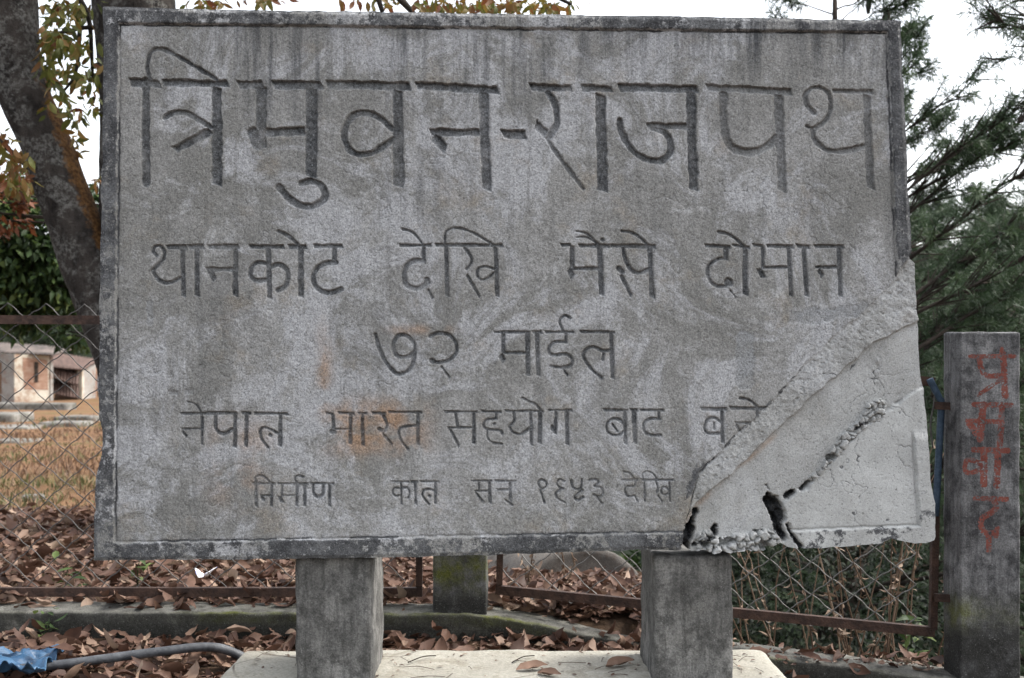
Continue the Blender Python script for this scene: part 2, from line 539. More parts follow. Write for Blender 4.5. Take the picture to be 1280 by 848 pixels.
def terrain(X, Y):
    X = np.asarray(X, float); Y = np.asarray(Y, float)
    left = np.interp(Y, [-40, 3.7, 3.9, 6, 8, 15, 30, 50, 80], [0.0, -0.01, 0.06, 0.03, -0.13, -0.45, -0.92, -1.28, -1.5])
    mid = np.interp(Y, [-40, 3.7, 3.9, 4.5, 5.8, 8, 30, 80], [0.0, -0.02, 0.045, -0.01, -0.22, -0.7, -3.0, -5.0])
    right = np.interp(Y, [-40, 3.0, 3.72, 3.8, 4.4, 6, 10, 20, 80], [0.0, -0.04, -0.10, -0.12, -0.9, -2.0, -3.6, -5.5, -7.0])
    wl = sst(-1.2, 0.0, X - 0.03 * (Y - 4))
    wr = sst(0.45, 0.95, X - 0.10 * (Y - 4))
    z = left * (1 - wl) + mid * wl
    z = z * (1 - wr) + right * wr
    slope = -0.05 * np.clip(X - 0.3, 0, 3) * (Y < 3.85)
    z = z + slope
    hill = sst(55, 190, Y + 0.12 * np.abs(X)) * 26 + sst(200, 420, Y) * 40
    z = z + hill * (0.75 + 0.25 * np.sin(X * 0.021 + 1.0))
    z = z + 0.05 * fbm(X * 0.8, Y * 0.8, 0.3, 3) * sst(5, 12, Y) + 0.6 * fbm(X * 0.06, Y * 0.06, 1.3, 3) * sst(25, 80, Y)
    return z


def mat_ground():
    n = NT("ground_soil")
    sep = n.t.nodes.new("ShaderNodeSeparateXYZ"); n.link(n.co, sep.inputs[0])
    soil = n.mix(n.rng(n.noise(6, 6, 0.7), 0.36, 0.66), (0.030, 0.020, 0.014), (0.085, 0.055, 0.036))
    grass = n.mix(n.rng(n.noise(0.9, 6, 0.7), 0.36, 0.64), (0.125, 0.066, 0.033), (0.215, 0.125, 0.07))
    grass = n.mix(n.rng(n.noise(0.35, 5, 0.7), 0.52, 0.66, 0, 0.7), grass, (0.10, 0.105, 0.035))
    grass = n.mix(n.rng(n.noise(14, 5, 0.7), 0.42, 0.66, 0, 0.7), grass, (0.09, 0.055, 0.03))
    c = n.mix(n.rng(n.math('ADD', sep.outputs[1], n.math('MULTIPLY', n.noise(1.2, 3, 0.6), 3.0)), 7.5, 9.5), soil, grass)
    wood = n.mix(n.rng(n.noise(0.35, 8, 0.8), 0.42, 0.60), (0.005, 0.009, 0.004), (0.020, 0.027, 0.012))
    c = n.mix(n.rng(sep.outputs[1], 58, 72), c, wood)
    c = n.mix(n.math('MULTIPLY', n.rng(n.math('ADD', sep.outputs[0], n.math('MULTIPLY', sep.outputs[1], 0.16)), 0.0, 0.6), n.rng(sep.outputs[1], 6.5, 7.5)), c, wood)
    c = n.mix(n.rng(n.math('SUBTRACT', sep.outputs[0], n.math('MULTIPLY', sep.outputs[1], 0.12)), 0.6, 1.6), c,
              n.mix(n.rng(sep.outputs[1], 3.75, 4.1), soil, wood))
    n.bump(n.noise(25, 5, 0.7), 0.6, 0.03)
    return n.done(c, 0.97, 0.1)


def graded(a, b, first, grow):
    out = [a]; s = first
    while out[-1] < b:
        out.append(out[-1] + s); s *= grow
    out[-1] = b
    return np.array(out)


gy = np.concatenate([np.array([-60., -30, -15, -6, -2, 0.5, 1.5, 2.2]), np.arange(2.6, 7.0, 0.06), graded(7.0, 900, 0.1, 1.05)[0:]])
gx = graded(0, 700, 0.07, 1.055)
gx = np.concatenate([-gx[:0:-1], gx])
GX, GY = np.meshgrid(gx, gy, indexing='xy')
GZ = terrain(GX, GY)
idx = np.arange(GX.size).reshape(GX.shape)
gq = np.stack([idx[:-1, :-1], idx[:-1, 1:], idx[1:, 1:], idx[1:, :-1]], -1).reshape(-1, 4)
kind(make("ground", np.stack([GX, GY, GZ], -1).reshape(-1, 3), gq, np.zeros((0, 3), int), mat_ground()), "structure")

# ------------------------------------------------------------------ the inscription, traced stroke by stroke
# word: (origin x, origin y, scale of the tracing, strokes); stroke: (width, points, 'c' for a curve)
WORDS = {
 "h1": (150, 50, 3.854, [(40, [(125, 200), (122, 450), (125, 690)]), (20, [(145, 190), (130, 130), (150, 60), (200, 45), (290, 85), (380, 140), (465, 190)], 'c'),
   (42, [(50, 205), (185, 212)]), (34, [(205, 208), (515, 212)]), (50, [(465, 225), (466, 695)]), (26, [(215, 375), (260, 350), (310, 350), (370, 380), (435, 420)], 'c'),
   (42, [(438, 438), (262, 530)]), (42, [(572, 218), (690, 215)]), (54, [(680, 225), (676, 510)]), (66, [(640, 450), (668, 500)]), (44, [(690, 447), (895, 440)]),
   (42, [(738, 218), (970, 220)]), (58, [(922, 230), (920, 660)]), (34, [(872, 690), (930, 680), (975, 710), (985, 760), (940, 800), (880, 800), (820, 770), (765, 710)], 'c')]),
 "h2": (400, 70, 4.238, [(48, [(35, 152), (468, 162)]), (60, [(410, 180), (416, 685)]),
   (36, [(385, 385), (330, 340), (270, 308), (200, 305), (145, 350), (128, 420), (150, 490), (200, 520), (270, 515), (340, 475), (400, 435)], 'c'),
   (44, [(510, 158), (925, 180)]), (54, [(866, 190), (882, 695)]), (42, [(585, 405), (845, 405)]), (52, [(600, 425), (665, 490)]), (52, [(968, 415), (1085, 420)])]),
 "h3": (640, 80, 4.712, [(44, [(110, 138), (345, 145)]), (42, [(410, 140), (585, 150)]), (40, [(210, 165), (245, 220), (262, 290), (258, 360), (215, 435)], 'c'),
   (52, [(140, 360), (200, 412)]), (26, [(205, 440), (300, 580), (420, 735)]), (64, [(520, 180), (534, 735)]), (48, [(632, 140), (1085, 150)]), (60, [(1052, 160), (1070, 725)]),
   (38, [(795, 365), (1030, 370)]), (40, [(830, 378), (890, 400), (932, 450), (928, 525), (880, 570), (820, 568), (740, 535), (680, 470), (645, 400), (635, 335)], 'c')]),
 "h4": (860, 80, 4.712, [(42, [(115, 140), (590, 165)]), (48, [(210, 180), (208, 300), (220, 420), (260, 490), (330, 520), (400, 515), (470, 482), (525, 430)], 'c'), (56, [(532, 180), (554, 730)]),
   (28, [(745, 290), (700, 240), (690, 190), (720, 150), (770, 140), (820, 165), (840, 220), (830, 300), (790, 350), (735, 385)], 'c'), (22, [(690, 365), (735, 385)]),
   (34, [(735, 385), (745, 440), (800, 500), (860, 515), (940, 510), (1040, 485)], 'c'), (28, [(850, 158), (1085, 168)]), (46, [(1050, 180), (1076, 710)])]),
 "a1": (180, 280, 4.923, [(22, [(78, 195), (55, 170), (68, 140), (105, 140), (125, 180), (110, 225), (50, 290)], 'c'), (24, [(50, 290), (90, 345), (150, 365), (230, 330)], 'c'),
   (30, [(140, 145), (262, 145)]), (32, [(235, 150), (240, 442)]), (32, [(275, 145), (370, 140)]), (34, [(322, 150), (325, 440)]), (34, [(392, 142), (582, 142)]), (34, [(562, 150), (560, 445)]),
   (28, [(385, 282), (550, 282)]), (32, [(405, 290), (432, 345)]), (28, [(650, 142), (860, 142)]), (32, [(892, 142), (1003, 142)]), (36, [(762, 145), (770, 450)]),
   (28, [(755, 245), (700, 238), (660, 270), (655, 320), (690, 350), (755, 345)], 'c'), (30, [(780, 265), (830, 250), (875, 280), (885, 330), (865, 385), (820, 410)], 'c'),
   (22, [(825, 45), (870, 65), (920, 100), (962, 145)], 'c'), (38, [(962, 145), (964, 445)]), (26, [(1045, 138), (1222, 138)]), (32, [(1170, 140), (1170, 245)]),
   (32, [(1180, 238), (1110, 245), (1055, 285), (1040, 340), (1065, 395), (1120, 425), (1170, 420), (1213, 402)], 'c')]),
 "a2": (480, 280, 7.11, [(30, [(140, 192), (418, 192)]), (32, [(460, 190), (1055, 192)]), (22, [(165, 50), (230, 65), (290, 110), (345, 190)], 'c'), (40, [(350, 200), (350, 345)]),
   (44, [(355, 325), (260, 332), (195, 380), (178, 460), (200, 540), (280, 575), (350, 550), (385, 505)], 'c'), (54, [(380, 498), (384, 518)]), (26, [(390, 580), (433, 662)]),
   (44, [(550, 195), (560, 632)]), (22, [(540, 185), (545, 80), (600, 42), (680, 42), (780, 75), (880, 130), (968, 188)], 'c'), (28, [(720, 220), (765, 280), (775, 340), (735, 400)], 'c'),
   (28, [(735, 450), (850, 650)]), (26, [(985, 405), (900, 380), (840, 400), (828, 450), (860, 495), (910, 490), (985, 430)], 'c'), (42, [(990, 200), (1006, 632)])]),
 "a3": (690, 280, 7.11, [(32, [(82, 190), (170, 187)]), (42, [(178, 195), (182, 400)]), (52, [(150, 402), (186, 470)]), (34, [(175, 400), (420, 398)]), (36, [(238, 195), (512, 200)]),
   (50, [(425, 205), (440, 620)]), (18, [(215, 65), (290, 80), (350, 120), (420, 190)], 'c'), (16, [(215, 120), (290, 118), (350, 140), (410, 185)], 'c'), (34, [(448, 140), (452, 142)]),
   (40, [(520, 195), (912, 205)]), (38, [(630, 220), (650, 310), (690, 390), (740, 432), (800, 430), (860, 405)], 'c'), (46, [(592, 395), (622, 428)]), (34, [(610, 450), (705, 640)]),
   (48, [(870, 210), (890, 638)]), (24, [(622, 65), (700, 75), (780, 120), (855, 195)], 'c')]),
 "a4": (870, 280, 6.4, [(30, [(75, 175), (268, 185)]), (40, [(240, 185), (240, 290)]), (30, [(245, 278), (170, 285), (105, 335), (92, 400), (120, 465), (170, 500), (240, 500)], 'c'), (72, [(258, 468), (264, 470)]),
   (16, [(270, 530), (320, 590)]), (22, [(290, 170), (412, 190)]), (26, [(180, 65), (250, 80), (310, 115), (380, 175)], 'c'), (42, [(392, 185), (396, 560)]), (26, [(458, 170), (535, 178)]),
   (32, [(535, 180), (536, 360)]), (46, [(508, 360), (530, 410)]), (24, [(545, 350), (745, 350)]), (32, [(568, 176), (772, 185)]), (36, [(742, 190), (762, 562)]), (32, [(808, 178), (902, 186)]),
   (36, [(862, 190), (886, 562)]), (28, [(948, 180), (1178, 182)]), (36, [(1142, 185), (1156, 566)]), (26, [(955, 348), (1138, 348)]), (32, [(982, 365), (1012, 420)])]),
 "b1": (450, 380, 3.657, [(19, [(70, 142), (90, 210), (120, 270), (160, 315), (200, 318), (235, 285), (248, 230), (245, 180), (210, 145), (170, 150), (150, 190), (165, 235), (210, 245), (245, 222)], 'c'),
   (18, [(320, 150), (360, 135), (410, 145), (438, 180), (440, 220), (410, 255), (360, 268), (325, 262)], 'c'), (26, [(328, 260), (334, 264)]), (10, [(370, 285), (410, 340)])]),
 "b2": (450, 380, 3.657, [(14, [(612, 130), (775, 130)]), (20, [(655, 135), (655, 225)]), (26, [(642, 236), (658, 262)]), (14, [(655, 225), (765, 225)]), (22, [(765, 132), (768, 325)]), (14, [(790, 130), (830, 130)]),
   (22, [(808, 132), (815, 325)]), (12, [(848, 130), (980, 130)]), (14, [(940, 135), (940, 180)]), (15, [(942, 175), (890, 175), (862, 205), (880, 235), (930, 230), (965, 245), (965, 280), (920, 292), (870, 285)], 'c'),
   (9, [(925, 295), (950, 330)]), (12, [(932, 130), (912, 80), (935, 55), (960, 66)], 'c'), (14, [(1008, 128), (1163, 130)]), (20, [(1148, 130), (1155, 335)]),
   (15, [(1148, 212), (1110, 215), (1060, 197), (1025, 220), (1025, 250), (1060, 300), (1105, 340)], 'c'), (14, [(1115, 225), (1105, 265)])]),
 "c1": (210, 490, 7.53, [(28, [(115, 205), (400, 205)]), (18, [(185, 95), (240, 110), (285, 150), (318, 225)], 'c'), (20, [(120, 350), (310, 350)]), (22, [(130, 370), (175, 425)]), (34, [(318, 230), (318, 500)]),
   (34, [(380, 205), (655, 200)]), (38, [(445, 215), (445, 330), (475, 380), (530, 395), (610, 350)], 'c'), (42, [(630, 210), (625, 525)]), (30, [(690, 200), (775, 205)]), (40, [(738, 210), (730, 525)]),
   (28, [(810, 205), (1128, 210)]), (42, [(1055, 215), (1052, 515)]), (26, [(1030, 392), (950, 350), (900, 335), (865, 370), (885, 450), (940, 525)], 'c'), (38, [(958, 408), (964, 412)])]),
 "c2": (390, 490, 7.53, [(28, [(128, 200), (195, 210)]), (38, [(195, 210), (200, 350)]), (48, [(180, 375), (203, 380)]), (18, [(180, 352), (360, 352)]), (26, [(248, 198), (392, 205)]), (38, [(362, 210), (358, 495)]),
   (24, [(432, 200), (512, 205)]), (34, [(472, 210), (478, 500)]), (28, [(562, 200), (688, 205)]), (32, [(660, 210), (690, 270), (705, 320), (680, 370)], 'c'), (48, [(636, 352), (650, 360)]), (28, [(660, 390), (755, 500)]),
   (24, [(718, 190), (1033, 195)]), (36, [(995, 200), (995, 500)]), (26, [(995, 320), (900, 325), (830, 345), (815, 390), (840, 460), (900, 540)], 'c')]),
 "c3": (550, 490, 7.11, [(20, [(42, 178), (330, 180)]), (28, [(135, 185), (155, 310)]), (20, [(70, 320), (300, 320)]), (24, [(90, 330), (170, 485)]), (34, [(300, 180), (300, 462)]), (22, [(368, 175), (543, 182)]),
   (26, [(500, 185), (495, 240)]), (24, [(500, 240), (415, 250), (385, 290), (410, 330), (530, 345), (550, 370)], 'c'), (18, [(420, 350), (420, 400), (460, 450), (550, 465)], 'c'), (18, [(470, 292), (500, 280)]),
   (22, [(578, 170), (915, 175)]), (26, [(655, 180), (660, 250), (625, 300)], 'c'), (26, [(615, 310), (650, 360), (720, 375), (800, 320)], 'c'), (32, [(805, 180), (812, 470)]), (20, [(730, 55), (800, 90), (850, 115), (898, 170)], 'c'),
   (38, [(890, 175), (885, 460)]), (22, [(962, 165), (1173, 165)]), (34, [(1030, 170), (1025, 380)]), (44, [(985, 312), (1018, 350)]), (38, [(1125, 170), (1130, 465)])]),
 "c4": (740, 490, 5.565, [(20, [(82, 128), (248, 130)]), (28, [(228, 132), (232, 360)]), (20, [(228, 230), (190, 195), (140, 190), (105, 220), (105, 270), (140, 300), (190, 300), (228, 270)], 'c'), (16, [(138, 222), (180, 280)]),
   (20, [(266, 125), (315, 128)]), (34, [(292, 130), (300, 355)]), (20, [(332, 128), (498, 130)]), (22, [(465, 132), (465, 190)]), (22, [(472, 190), (400, 190), (360, 220), (362, 265), (400, 300), (480, 303)], 'c')]),
 "c5": (740, 490, 5.565, [(26, [(758, 120), (935, 122)]), (28, [(905, 125), (910, 352)]), (22, [(900, 215), (860, 185), (820, 185), (790, 215), (785, 260), (810, 290), (890, 290)], 'c'), (14, [(850, 210), (850, 265)]),
   (26, [(962, 115), (1232, 120)]), (18, [(1030, 45), (1085, 55), (1130, 85), (1155, 115)], 'c'), (20, [(995, 215), (1110, 220)]), (24, [(1000, 230), (1035, 280)]), (28, [(1112, 230), (1012, 350)]), (18, [(1150, 125), (1145, 260)])]),
 "d1": (300, 580, 9.14, [(38, [(180, 190), (180, 487)]), (24, [(180, 200), (175, 155), (215, 137), (275, 150), (342, 215)], 'c'), (30, [(138, 225), (395, 230)]), (30, [(230, 365), (355, 365)]), (38, [(250, 390), (266, 410)]),
   (38, [(360, 230), (355, 490)]), (30, [(428, 228), (778, 230)]), (38, [(478, 235), (475, 360)]), (44, [(450, 372), (470, 420)]), (22, [(470, 362), (670, 362)]), (40, [(650, 235), (645, 485)]), (40, [(738, 235), (735, 485)]),
   (20, [(650, 225), (625, 165), (660, 135), (720, 152)], 'c'), (28, [(792, 225), (1072, 228)]), (38, [(835, 230), (840, 330), (890, 380), (940, 350), (950, 235)], 'c'), (40, [(1020, 235), (1020, 485)])]),
 "d2": (480, 580, 7.11, [(20, [(62, 160), (220, 160)]), (22, [(150, 162), (155, 357)]), (20, [(150, 222), (95, 215), (75, 250), (100, 285), (150, 278)], 'c'), (20, [(158, 215), (205, 215), (225, 250), (215, 300), (185, 305)], 'c'),
   (18, [(240, 160), (300, 160)]), (28, [(275, 162), (280, 357)]), (18, [(322, 158), (488, 160)]), (28, [(455, 160), (455, 357)]), (22, [(452, 240), (390, 225), (345, 245), (345, 290), (400, 360)], 'c'), (28, [(398, 284), (403, 288)])]),
 "d3": (480, 580, 7.11, [(18, [(777, 152), (960, 152)]), (20, [(840, 158), (845, 232)]), (20, [(800, 240), (935, 245)]), (22, [(810, 250), (880, 340)]), (28, [(935, 155), (940, 342)]), (18, [(987, 152), (1172, 156)]),
   (18, [(1000, 230), (1120, 232)]), (28, [(1122, 160), (1120, 330)]), (18, [(1070, 320), (1145, 370)])]),
 "d4": (660, 580, 6.4, [(16, [(98, 190), (80, 150), (110, 128), (145, 150), (140, 185), (100, 210)], 'c'), (16, [(95, 212), (112, 250), (130, 312)], 'c'), (16, [(290, 140), (250, 125), (230, 155), (252, 188), (282, 200)], 'c'),
   (16, [(262, 203), (222, 235), (240, 280), (300, 312)], 'c'), (20, [(345, 135), (360, 190), (400, 205), (425, 180), (430, 125)], 'c'), (20, [(430, 210), (375, 262), (400, 292), (440, 268)], 'c'),
   (18, [(490, 130), (540, 125), (565, 150), (530, 180), (580, 190), (600, 225), (575, 265), (520, 248)], 'c'), (16, [(545, 265), (595, 322)])]),
 "d5": (660, 580, 6.4, [(20, [(742, 130), (880, 130)]), (14, [(765, 65), (810, 75), (858, 128)], 'c'), (16, [(860, 130), (855, 182)]), (16, [(855, 180), (790, 185), (775, 220), (800, 260), (855, 255)], 'c'), (16, [(855, 258), (880, 305)]),
   (20, [(930, 130), (935, 302)]), (16, [(925, 130), (915, 80), (950, 60), (1000, 80), (1035, 128)], 'c'), (18, [(905, 130), (1168, 130)]), (16, [(1020, 135), (1040, 190), (1030, 230)], 'c'), (16, [(1035, 250), (1075, 305)]),
   (18, [(1132, 210), (1085, 185), (1065, 215), (1085, 250), (1132, 235)], 'c'), (20, [(1130, 135), (1136, 302)])]),
}
LINE_LABEL = {"h": "large engraved headline letters of the top line", "a": "engraved word of the second line",
              "b": "engraved writing of the short third line", "c": "engraved word of the fourth line", "d": "small engraved word of the bottom line"}
DEPTH = {"h": 0.0115, "a": 0.0085, "b": 0.008, "c": 0.0075, "d": 0.0065}


def strokes_px(word):
    ox, oy, s, st = word
    out = []
    for e in st:
        p = np.array(e[1], float)
        if len(e) > 2:
            p = spline(p, 6)
        out.append((e[0] / s / 2, p / s + np.array([ox, oy])))
    return out


SLOPE = None


def carve(PX, PY, strokes, jit, chisel=False):
    """signed inside-ness (half width minus distance, photo pixels) of the strokes"""
    global SLOPE
    best = np.full(PX.shape, -9.0)
    SLOPE = np.zeros(PX.shape)
    for si, (hw, p) in enumerate(strokes):
        flat = chisel and len(p) == 2
        for i in range(len(p) - 1):
            a = p[i]; b = p[i + 1]; ab = b - a; L2 = (ab ** 2).sum() + 1e-9; L = L2 ** 0.5
            m = hw + 9
            sel = (PX > min(a[0], b[0]) - m) & (PX < max(a[0], b[0]) + m) & (PY > min(a[1], b[1]) - m) & (PY < max(a[1], b[1]) + m)
            if not sel.any():
                continue
            x = PX[sel] - a[0]; y = PY[sel] - a[1]
            if flat and L > 2.2 * hw:
                ux, uy = ab / L
                al = x * ux + y * uy; lt = x * uy + y * ux if abs(abs(ux) - abs(uy)) > 0.5 else -x * uy + y * ux
                pl = -x * uy + y * ux
                wv = hw * (1 + 0.13 * n3(al / 9.0 + si * 3.1 + a[0], a[1] * 0.1, 0.5))
                al2 = al - 0.38 * lt
                d = np.maximum(np.abs(pl) - wv, np.maximum(-al2 - 0.15 * hw, al2 - L - 0.15 * hw))
                c_ = -d + jit[sel]
                sl_ = np.clip((y - (uy / (ux if abs(ux) > 1e-6 else 1e-6)) * x) / hw, -1, 1) * (abs(ux) > 0.5)
            else:
                tt = np.clip((x * ab[0] + y * ab[1]) / L2, 0, 1)
                c_ = hw - np.hypot(x - tt * ab[0], y - tt * ab[1]) + jit[sel]
                sl_ = np.clip((y - tt * ab[1]) / hw, -1, 1) * 0.8
            up_ = c_ > best[sel]
            best[sel] = np.where(up_, c_, best[sel])
            SLOPE[sel] = np.where(up_, sl_, SLOPE[sel])
    return best


# ------------------------------------------------------------------ the concrete sign
D0 = 2.85
sign = thing("concrete_sign", "large grey concrete sign board with engraved Nepali inscription and cracked repaired corner", "sign", at(640, 855, 3.0))

NU, NV = 1080, 704
Lx = lambda y: np.interp(y, [8, 100, 300, 450, 523, 538, 569, 582, 595, 637, 644, 705], [130, 130, 127, 124.5, 124, 128, 129, 125, 121, 120, 118, 119])
Rx = lambda y: np.interp(y, [8, 100, 200, 300, 315, 322, 330, 380, 400, 430, 500, 545, 600, 618, 630, 672, 690],
                         [1124, 1128, 1133, 1138, 1139, 1136, 1143, 1145, 1149, 1150, 1156, 1161, 1163, 1165, 1169, 1170, 1164])
Ty = lambda x: np.interp(x, [118, 130, 216, 400, 728, 900, 1125, 1175], [10, 9, 11.5, 15, 19.5, 22.5, 27, 29])
By = lambda x: np.interp(x, [118, 480, 610, 799, 844, 856, 866, 880, 892, 905, 913, 935, 950, 968, 976, 986, 999, 1053, 1102, 1112, 1125, 1143, 1160, 1171],
                         [701, 696.5, 693.5, 687, 688.5, 686, 690, 687, 692, 689, 691.5, 688, 690, 684, 679, 685, 686, 684.5, 680, 674, 676, 680, 679, 675])
uu, vv = np.meshgrid(np.linspace(0, 1, NU), np.linspace(0, 1, NV))
px = 120 + 1045 * uu
for _ in range(4):
    py = Ty(px) + (By(px) - Ty(px)) * vv
    px = Lx(py) + (Rx(py) - Lx(py)) * uu
edge = np.minimum(np.minimum(px - Lx(py), Rx(py) - px), np.minimum(py - Ty(px), By(px) - py))
# uneven outline
wob = 2.2 * fbm(px / 22, py / 22, 2.0, 4) * sst(6, 0, edge)
px = px + wob; py = py + 1.6 * fbm(px / 18, py / 18, 7.0, 4) * sst(6, 0, edge)

jitE = 1.5 * fbm(px / 9, py / 9, 1.0, 3) + 0.8 * fbm(px / 4, py / 4, 1.5, 2) + 0.5 * fbm(px / 1.8, py / 1.8, 4.0, 2)
y1 = np.interp(px, [844, 850, 856, 862, 874, 909, 958, 1018, 1067, 1092, 1117, 1140, 1160], [760, 700, 660, 636, 592, 557, 508, 443, 401, 379, 354, 318, 290])
y2 = np.interp(px, [850, 858, 869, 958, 1038, 1097, 1142, 1170], [760, 650, 631, 552, 478, 428, 404, 392])
y3 = np.interp(px, [960, 966, 972, 985, 1000, 1020, 1055, 1085, 1117, 1143, 1165, 1180], [760, 700, 645, 624, 614, 600, 560, 530, 510, 490, 480, 476])
j1 = 5 * fbm(px / 22, py / 22, 11.0, 4); j2 = 7 * fbm(px / 26, py / 26, 13.0, 5); j3 = 5 * fbm(px / 14, py / 14, 15.0, 4)
s1 = (py - y1 + j1) * 0.68; s2 = (py - y2 + j2) * 0.72; s3 = (py - y3 + j3) * 0.72       # approx. distances past each boundary
wB = sst(-1.2, 1.2, s1); wC = sst(-0.8, 1.0, s2); wD = sst(-1.5, 1.5, s3)

h = 0.0012 * fbm(px / 60, py / 60, 0.0, 4) + 0.0007 * fbm(px / 6, py / 6, 3.0, 3) + 0.0005 * fbm(px / 2.2, py / 2.2, 5.0, 2)
# raised border round the field
xl = 149 - 6 * (py - 40) / 640; xr = 1108 + (py - 28) * 0.042; yt = 30.0 + (px - 130) * 0.0115; yb = 679 - (px - 141) * 0.0185
brd = np.minimum(np.minimum(px - xl, xr - px), np.minimum(py - yt, yb - py)) + 1.3 * fbm(px / 9, py / 9, 21.0, 3)
wBord = sst(1.0, -1.5, brd) * (1 - wB)
groove = np.exp(-((brd - 1.2) / 1.3) ** 2) * (1 - wB)
h += 0.0085 * wBord - 0.0045 * groove * (0.6 + 0.6 * fbm(px / 30, py / 30, 8.0, 3))
h += -0.004 * wBord * sst(5, 0, edge)
# repaired corner
hB = -0.0025 + 0.0030 * fbm(px / 13, py / 13, 31.0, 5, 0.6) + 0.0022 * fbm(px / 4, py / 4, 32.0, 3)
hC = -0.0145 + 0.0024 * fbm(px / 30, py / 30, 33.0, 4, 0.5) + 0.0010 * fbm((px + py) / 5, (px - py) / 26, 34.0, 3) + 0.0025 * sst(10, 0, s2) * 0
xr3 = 1141 + (py - 520) * 0.066; yb3 = 664 - (px - 997) * 0.040
brd3 = np.minimum(xr3 - px, yb3 - py) + 1.2 * fbm(px / 8, py / 8, 24.0, 3)
bord3 = sst(1.2, -1.6, brd3) * sst(535, 552, py) * sst(985, 998, px + 0 * py)
hD = -0.007 + 0.0014 * fbm(px / 20, py / 20, 35.0, 5, 0.55) + 0.0065 * bord3 - 0.0035 * np.exp(-((brd3 - 1.0) / 1.4) ** 2) * sst(535, 552, py)
h = h * (1 - wB) + hB * wB
h = h * (1 - wC) + hC * wC
h = h * (1 - wD) + hD * wD
# cracks and holes
h -= 0.012 * np.exp(-(s1 / 1.6) ** 2) * sst(470, 640, py) * (0.5 + 0.5 * fbm(px / 12, py / 12, 41.0, 2))
crw = 1.6 + 1.8 * fbm(px / 11, py / 11, 43.0, 3)
h -= 0.030 * np.exp(-(s3 / np.maximum(crw, 0.5)) ** 2) * sst(1150, 1080, px) * sst(-0.25, 0.3, fbm(px / 16, py / 16, 45.0, 2) + 0.1)


def dig(pts, hw, depth, soft=2.0):
    global h
    p = spline(pts, 5)
    jit = 4.6 * fbm(px / 8, py / 8, 51.0, 5, 0.65)
    c = carve(px, py, [(hw, p)], jit)
    h = h - depth * sst(-soft * 0.5, soft * 1.8, c) * (0.75 + 0.6 * fbm(px / 7, py / 7, 53.0, 4))
    return sst(-soft * 0.5, soft, c)


hole = dig([(966, 627), (971, 636), (974, 648)], 9.5, 0.085)
hole = np.maximum(hole, dig([(972, 650), (974, 660), (980, 672)], 6.5, 0.07))
hole = np.maximum(hole, dig([(961, 618), (964, 624)], 3.0, 0.05))
hole = np.maximum(hole, dig([(985, 657), (992, 672), (1001, 683)], 3.0, 0.05))
hole = np.maximum(hole, dig([(960, 608), (963, 613)], 2.4, 0.04))
hole = np.maximum(hole, dig([(984, 622), (992, 616)], 3.0, 0.05))
hole = np.maximum(hole, dig([(870, 640), (866, 652), (864, 660)], 2.8, 0.05))
hole = np.maximum(hole, dig([(863, 662), (860, 672), (858, 684)], 6.5, 0.06))
hole = np.maximum(hole, dig([(895, 660), (893, 668), (888, 673), (868, 682)], 4.2, 0.045))
hole = np.maximum(hole, dig([(1004, 612), (1012, 603)], 2.2, 0.04))
hole = np.maximum(hole, dig([(1072, 536), (1078, 531), (1084, 528)], 3.6, 0.035))
# rubble filling the crack and the ragged foot: rounded stones
rs = np.random.default_rng(5)
stones = [(1095, 497, 8, .9), (1092, 520, 9, 1), (1077, 527, 6, 1), (1061, 540, 7, 1), (1057, 553, 6, 1), (1048, 560, 6, 1), (1066, 551, 4, 1), (1040, 572, 5, 1), (1099, 506, 6, 1), (1084, 512, 6, 1), (1103, 515, 5, 1),
          (1032, 578, 5, .8), (1046, 572, 4, 1), (1036, 585, 4, .8), (1104, 484, 5, .7), (1102, 474, 5, .6)]
for x in np.arange(876, 976, 6.5):
    for k in range(3):
        stones.append((x + rs.normal(0, 3), 690 - 8.5 * k + rs.normal(0, 2.5) - 2, rs.uniform(3.2, 7.5), 0.95))
for x in (858, 866, 874):
    stones.append((x, 664 + rs.normal(0, 5), 4.5, 0.7))
stonemask = np.zeros_like(h)


def cells(x, y, size, seed):
    """irregular stone cells: nearest and second nearest jittered point, and a random value per cell"""
    gx_ = np.floor(x / size).astype(int); gy_ = np.floor(y / size).astype(int)
    f1 = np.full(x.shape, 9e9); f2 = np.full(x.shape, 9e9); cid = np.zeros(x.shape)
    for a_ in (-1, 0, 1):
        for b_ in (-1, 0, 1):
            cx_ = gx_ + a_; cy_ = gy_ + b_
            jx_ = _tab[cx_ & 63, cy_ & 63, seed & 63]; jy_ = _tab[cx_ & 63, cy_ & 63, (seed + 7) & 63]
            d_ = np.hypot(x - (cx_ + jx_) * size, (y - (cy_ + jy_) * size) * 1.15)
            n_ = d_ < f1
            f2 = np.where(n_, f1, np.minimum(f2, d_)); cid = np.where(n_, _tab[cx_ & 63, cy_ & 63, (seed + 13) & 63], cid); f1 = np.where(n_, d_, f1)
    return f1, f2, cid


def rubble(mask, size, seed, lift):
    global h, stonemask
    sel = mask > 0.02
    x_ = px[sel] + 4.0 * fbm(px[sel] / 6, py[sel] / 6, seed, 4); y_ = py[sel] + 4.0 * fbm(px[sel] / 5, py[sel] / 5, seed + 3, 3)
    f1, f2, cid = cells(x_, y_, size, int(seed))
    gap = np.clip((f2 - f1) / size, 0, 1)
    st = -0.013 + lift * (0.2 + cid) + 0.006 * sst(0.0, 0.45, gap) + 0.003 * fbm(x_ / 3.5, y_ / 3.5, seed, 3)
    deep = st - 0.007 - 0.035 * (cid > 0.84)
    t_ = sst(0.02, 0.16, gap) * (cid < 0.88)
    new = st * t_ + deep * (1 - t_)
    m = sst(0.25, 0.6, mask[sel])
    h[sel] = h[sel] * (1 - m) + new * m
    stonemask[sel] = np.maximum(stonemask[sel], m * t_)


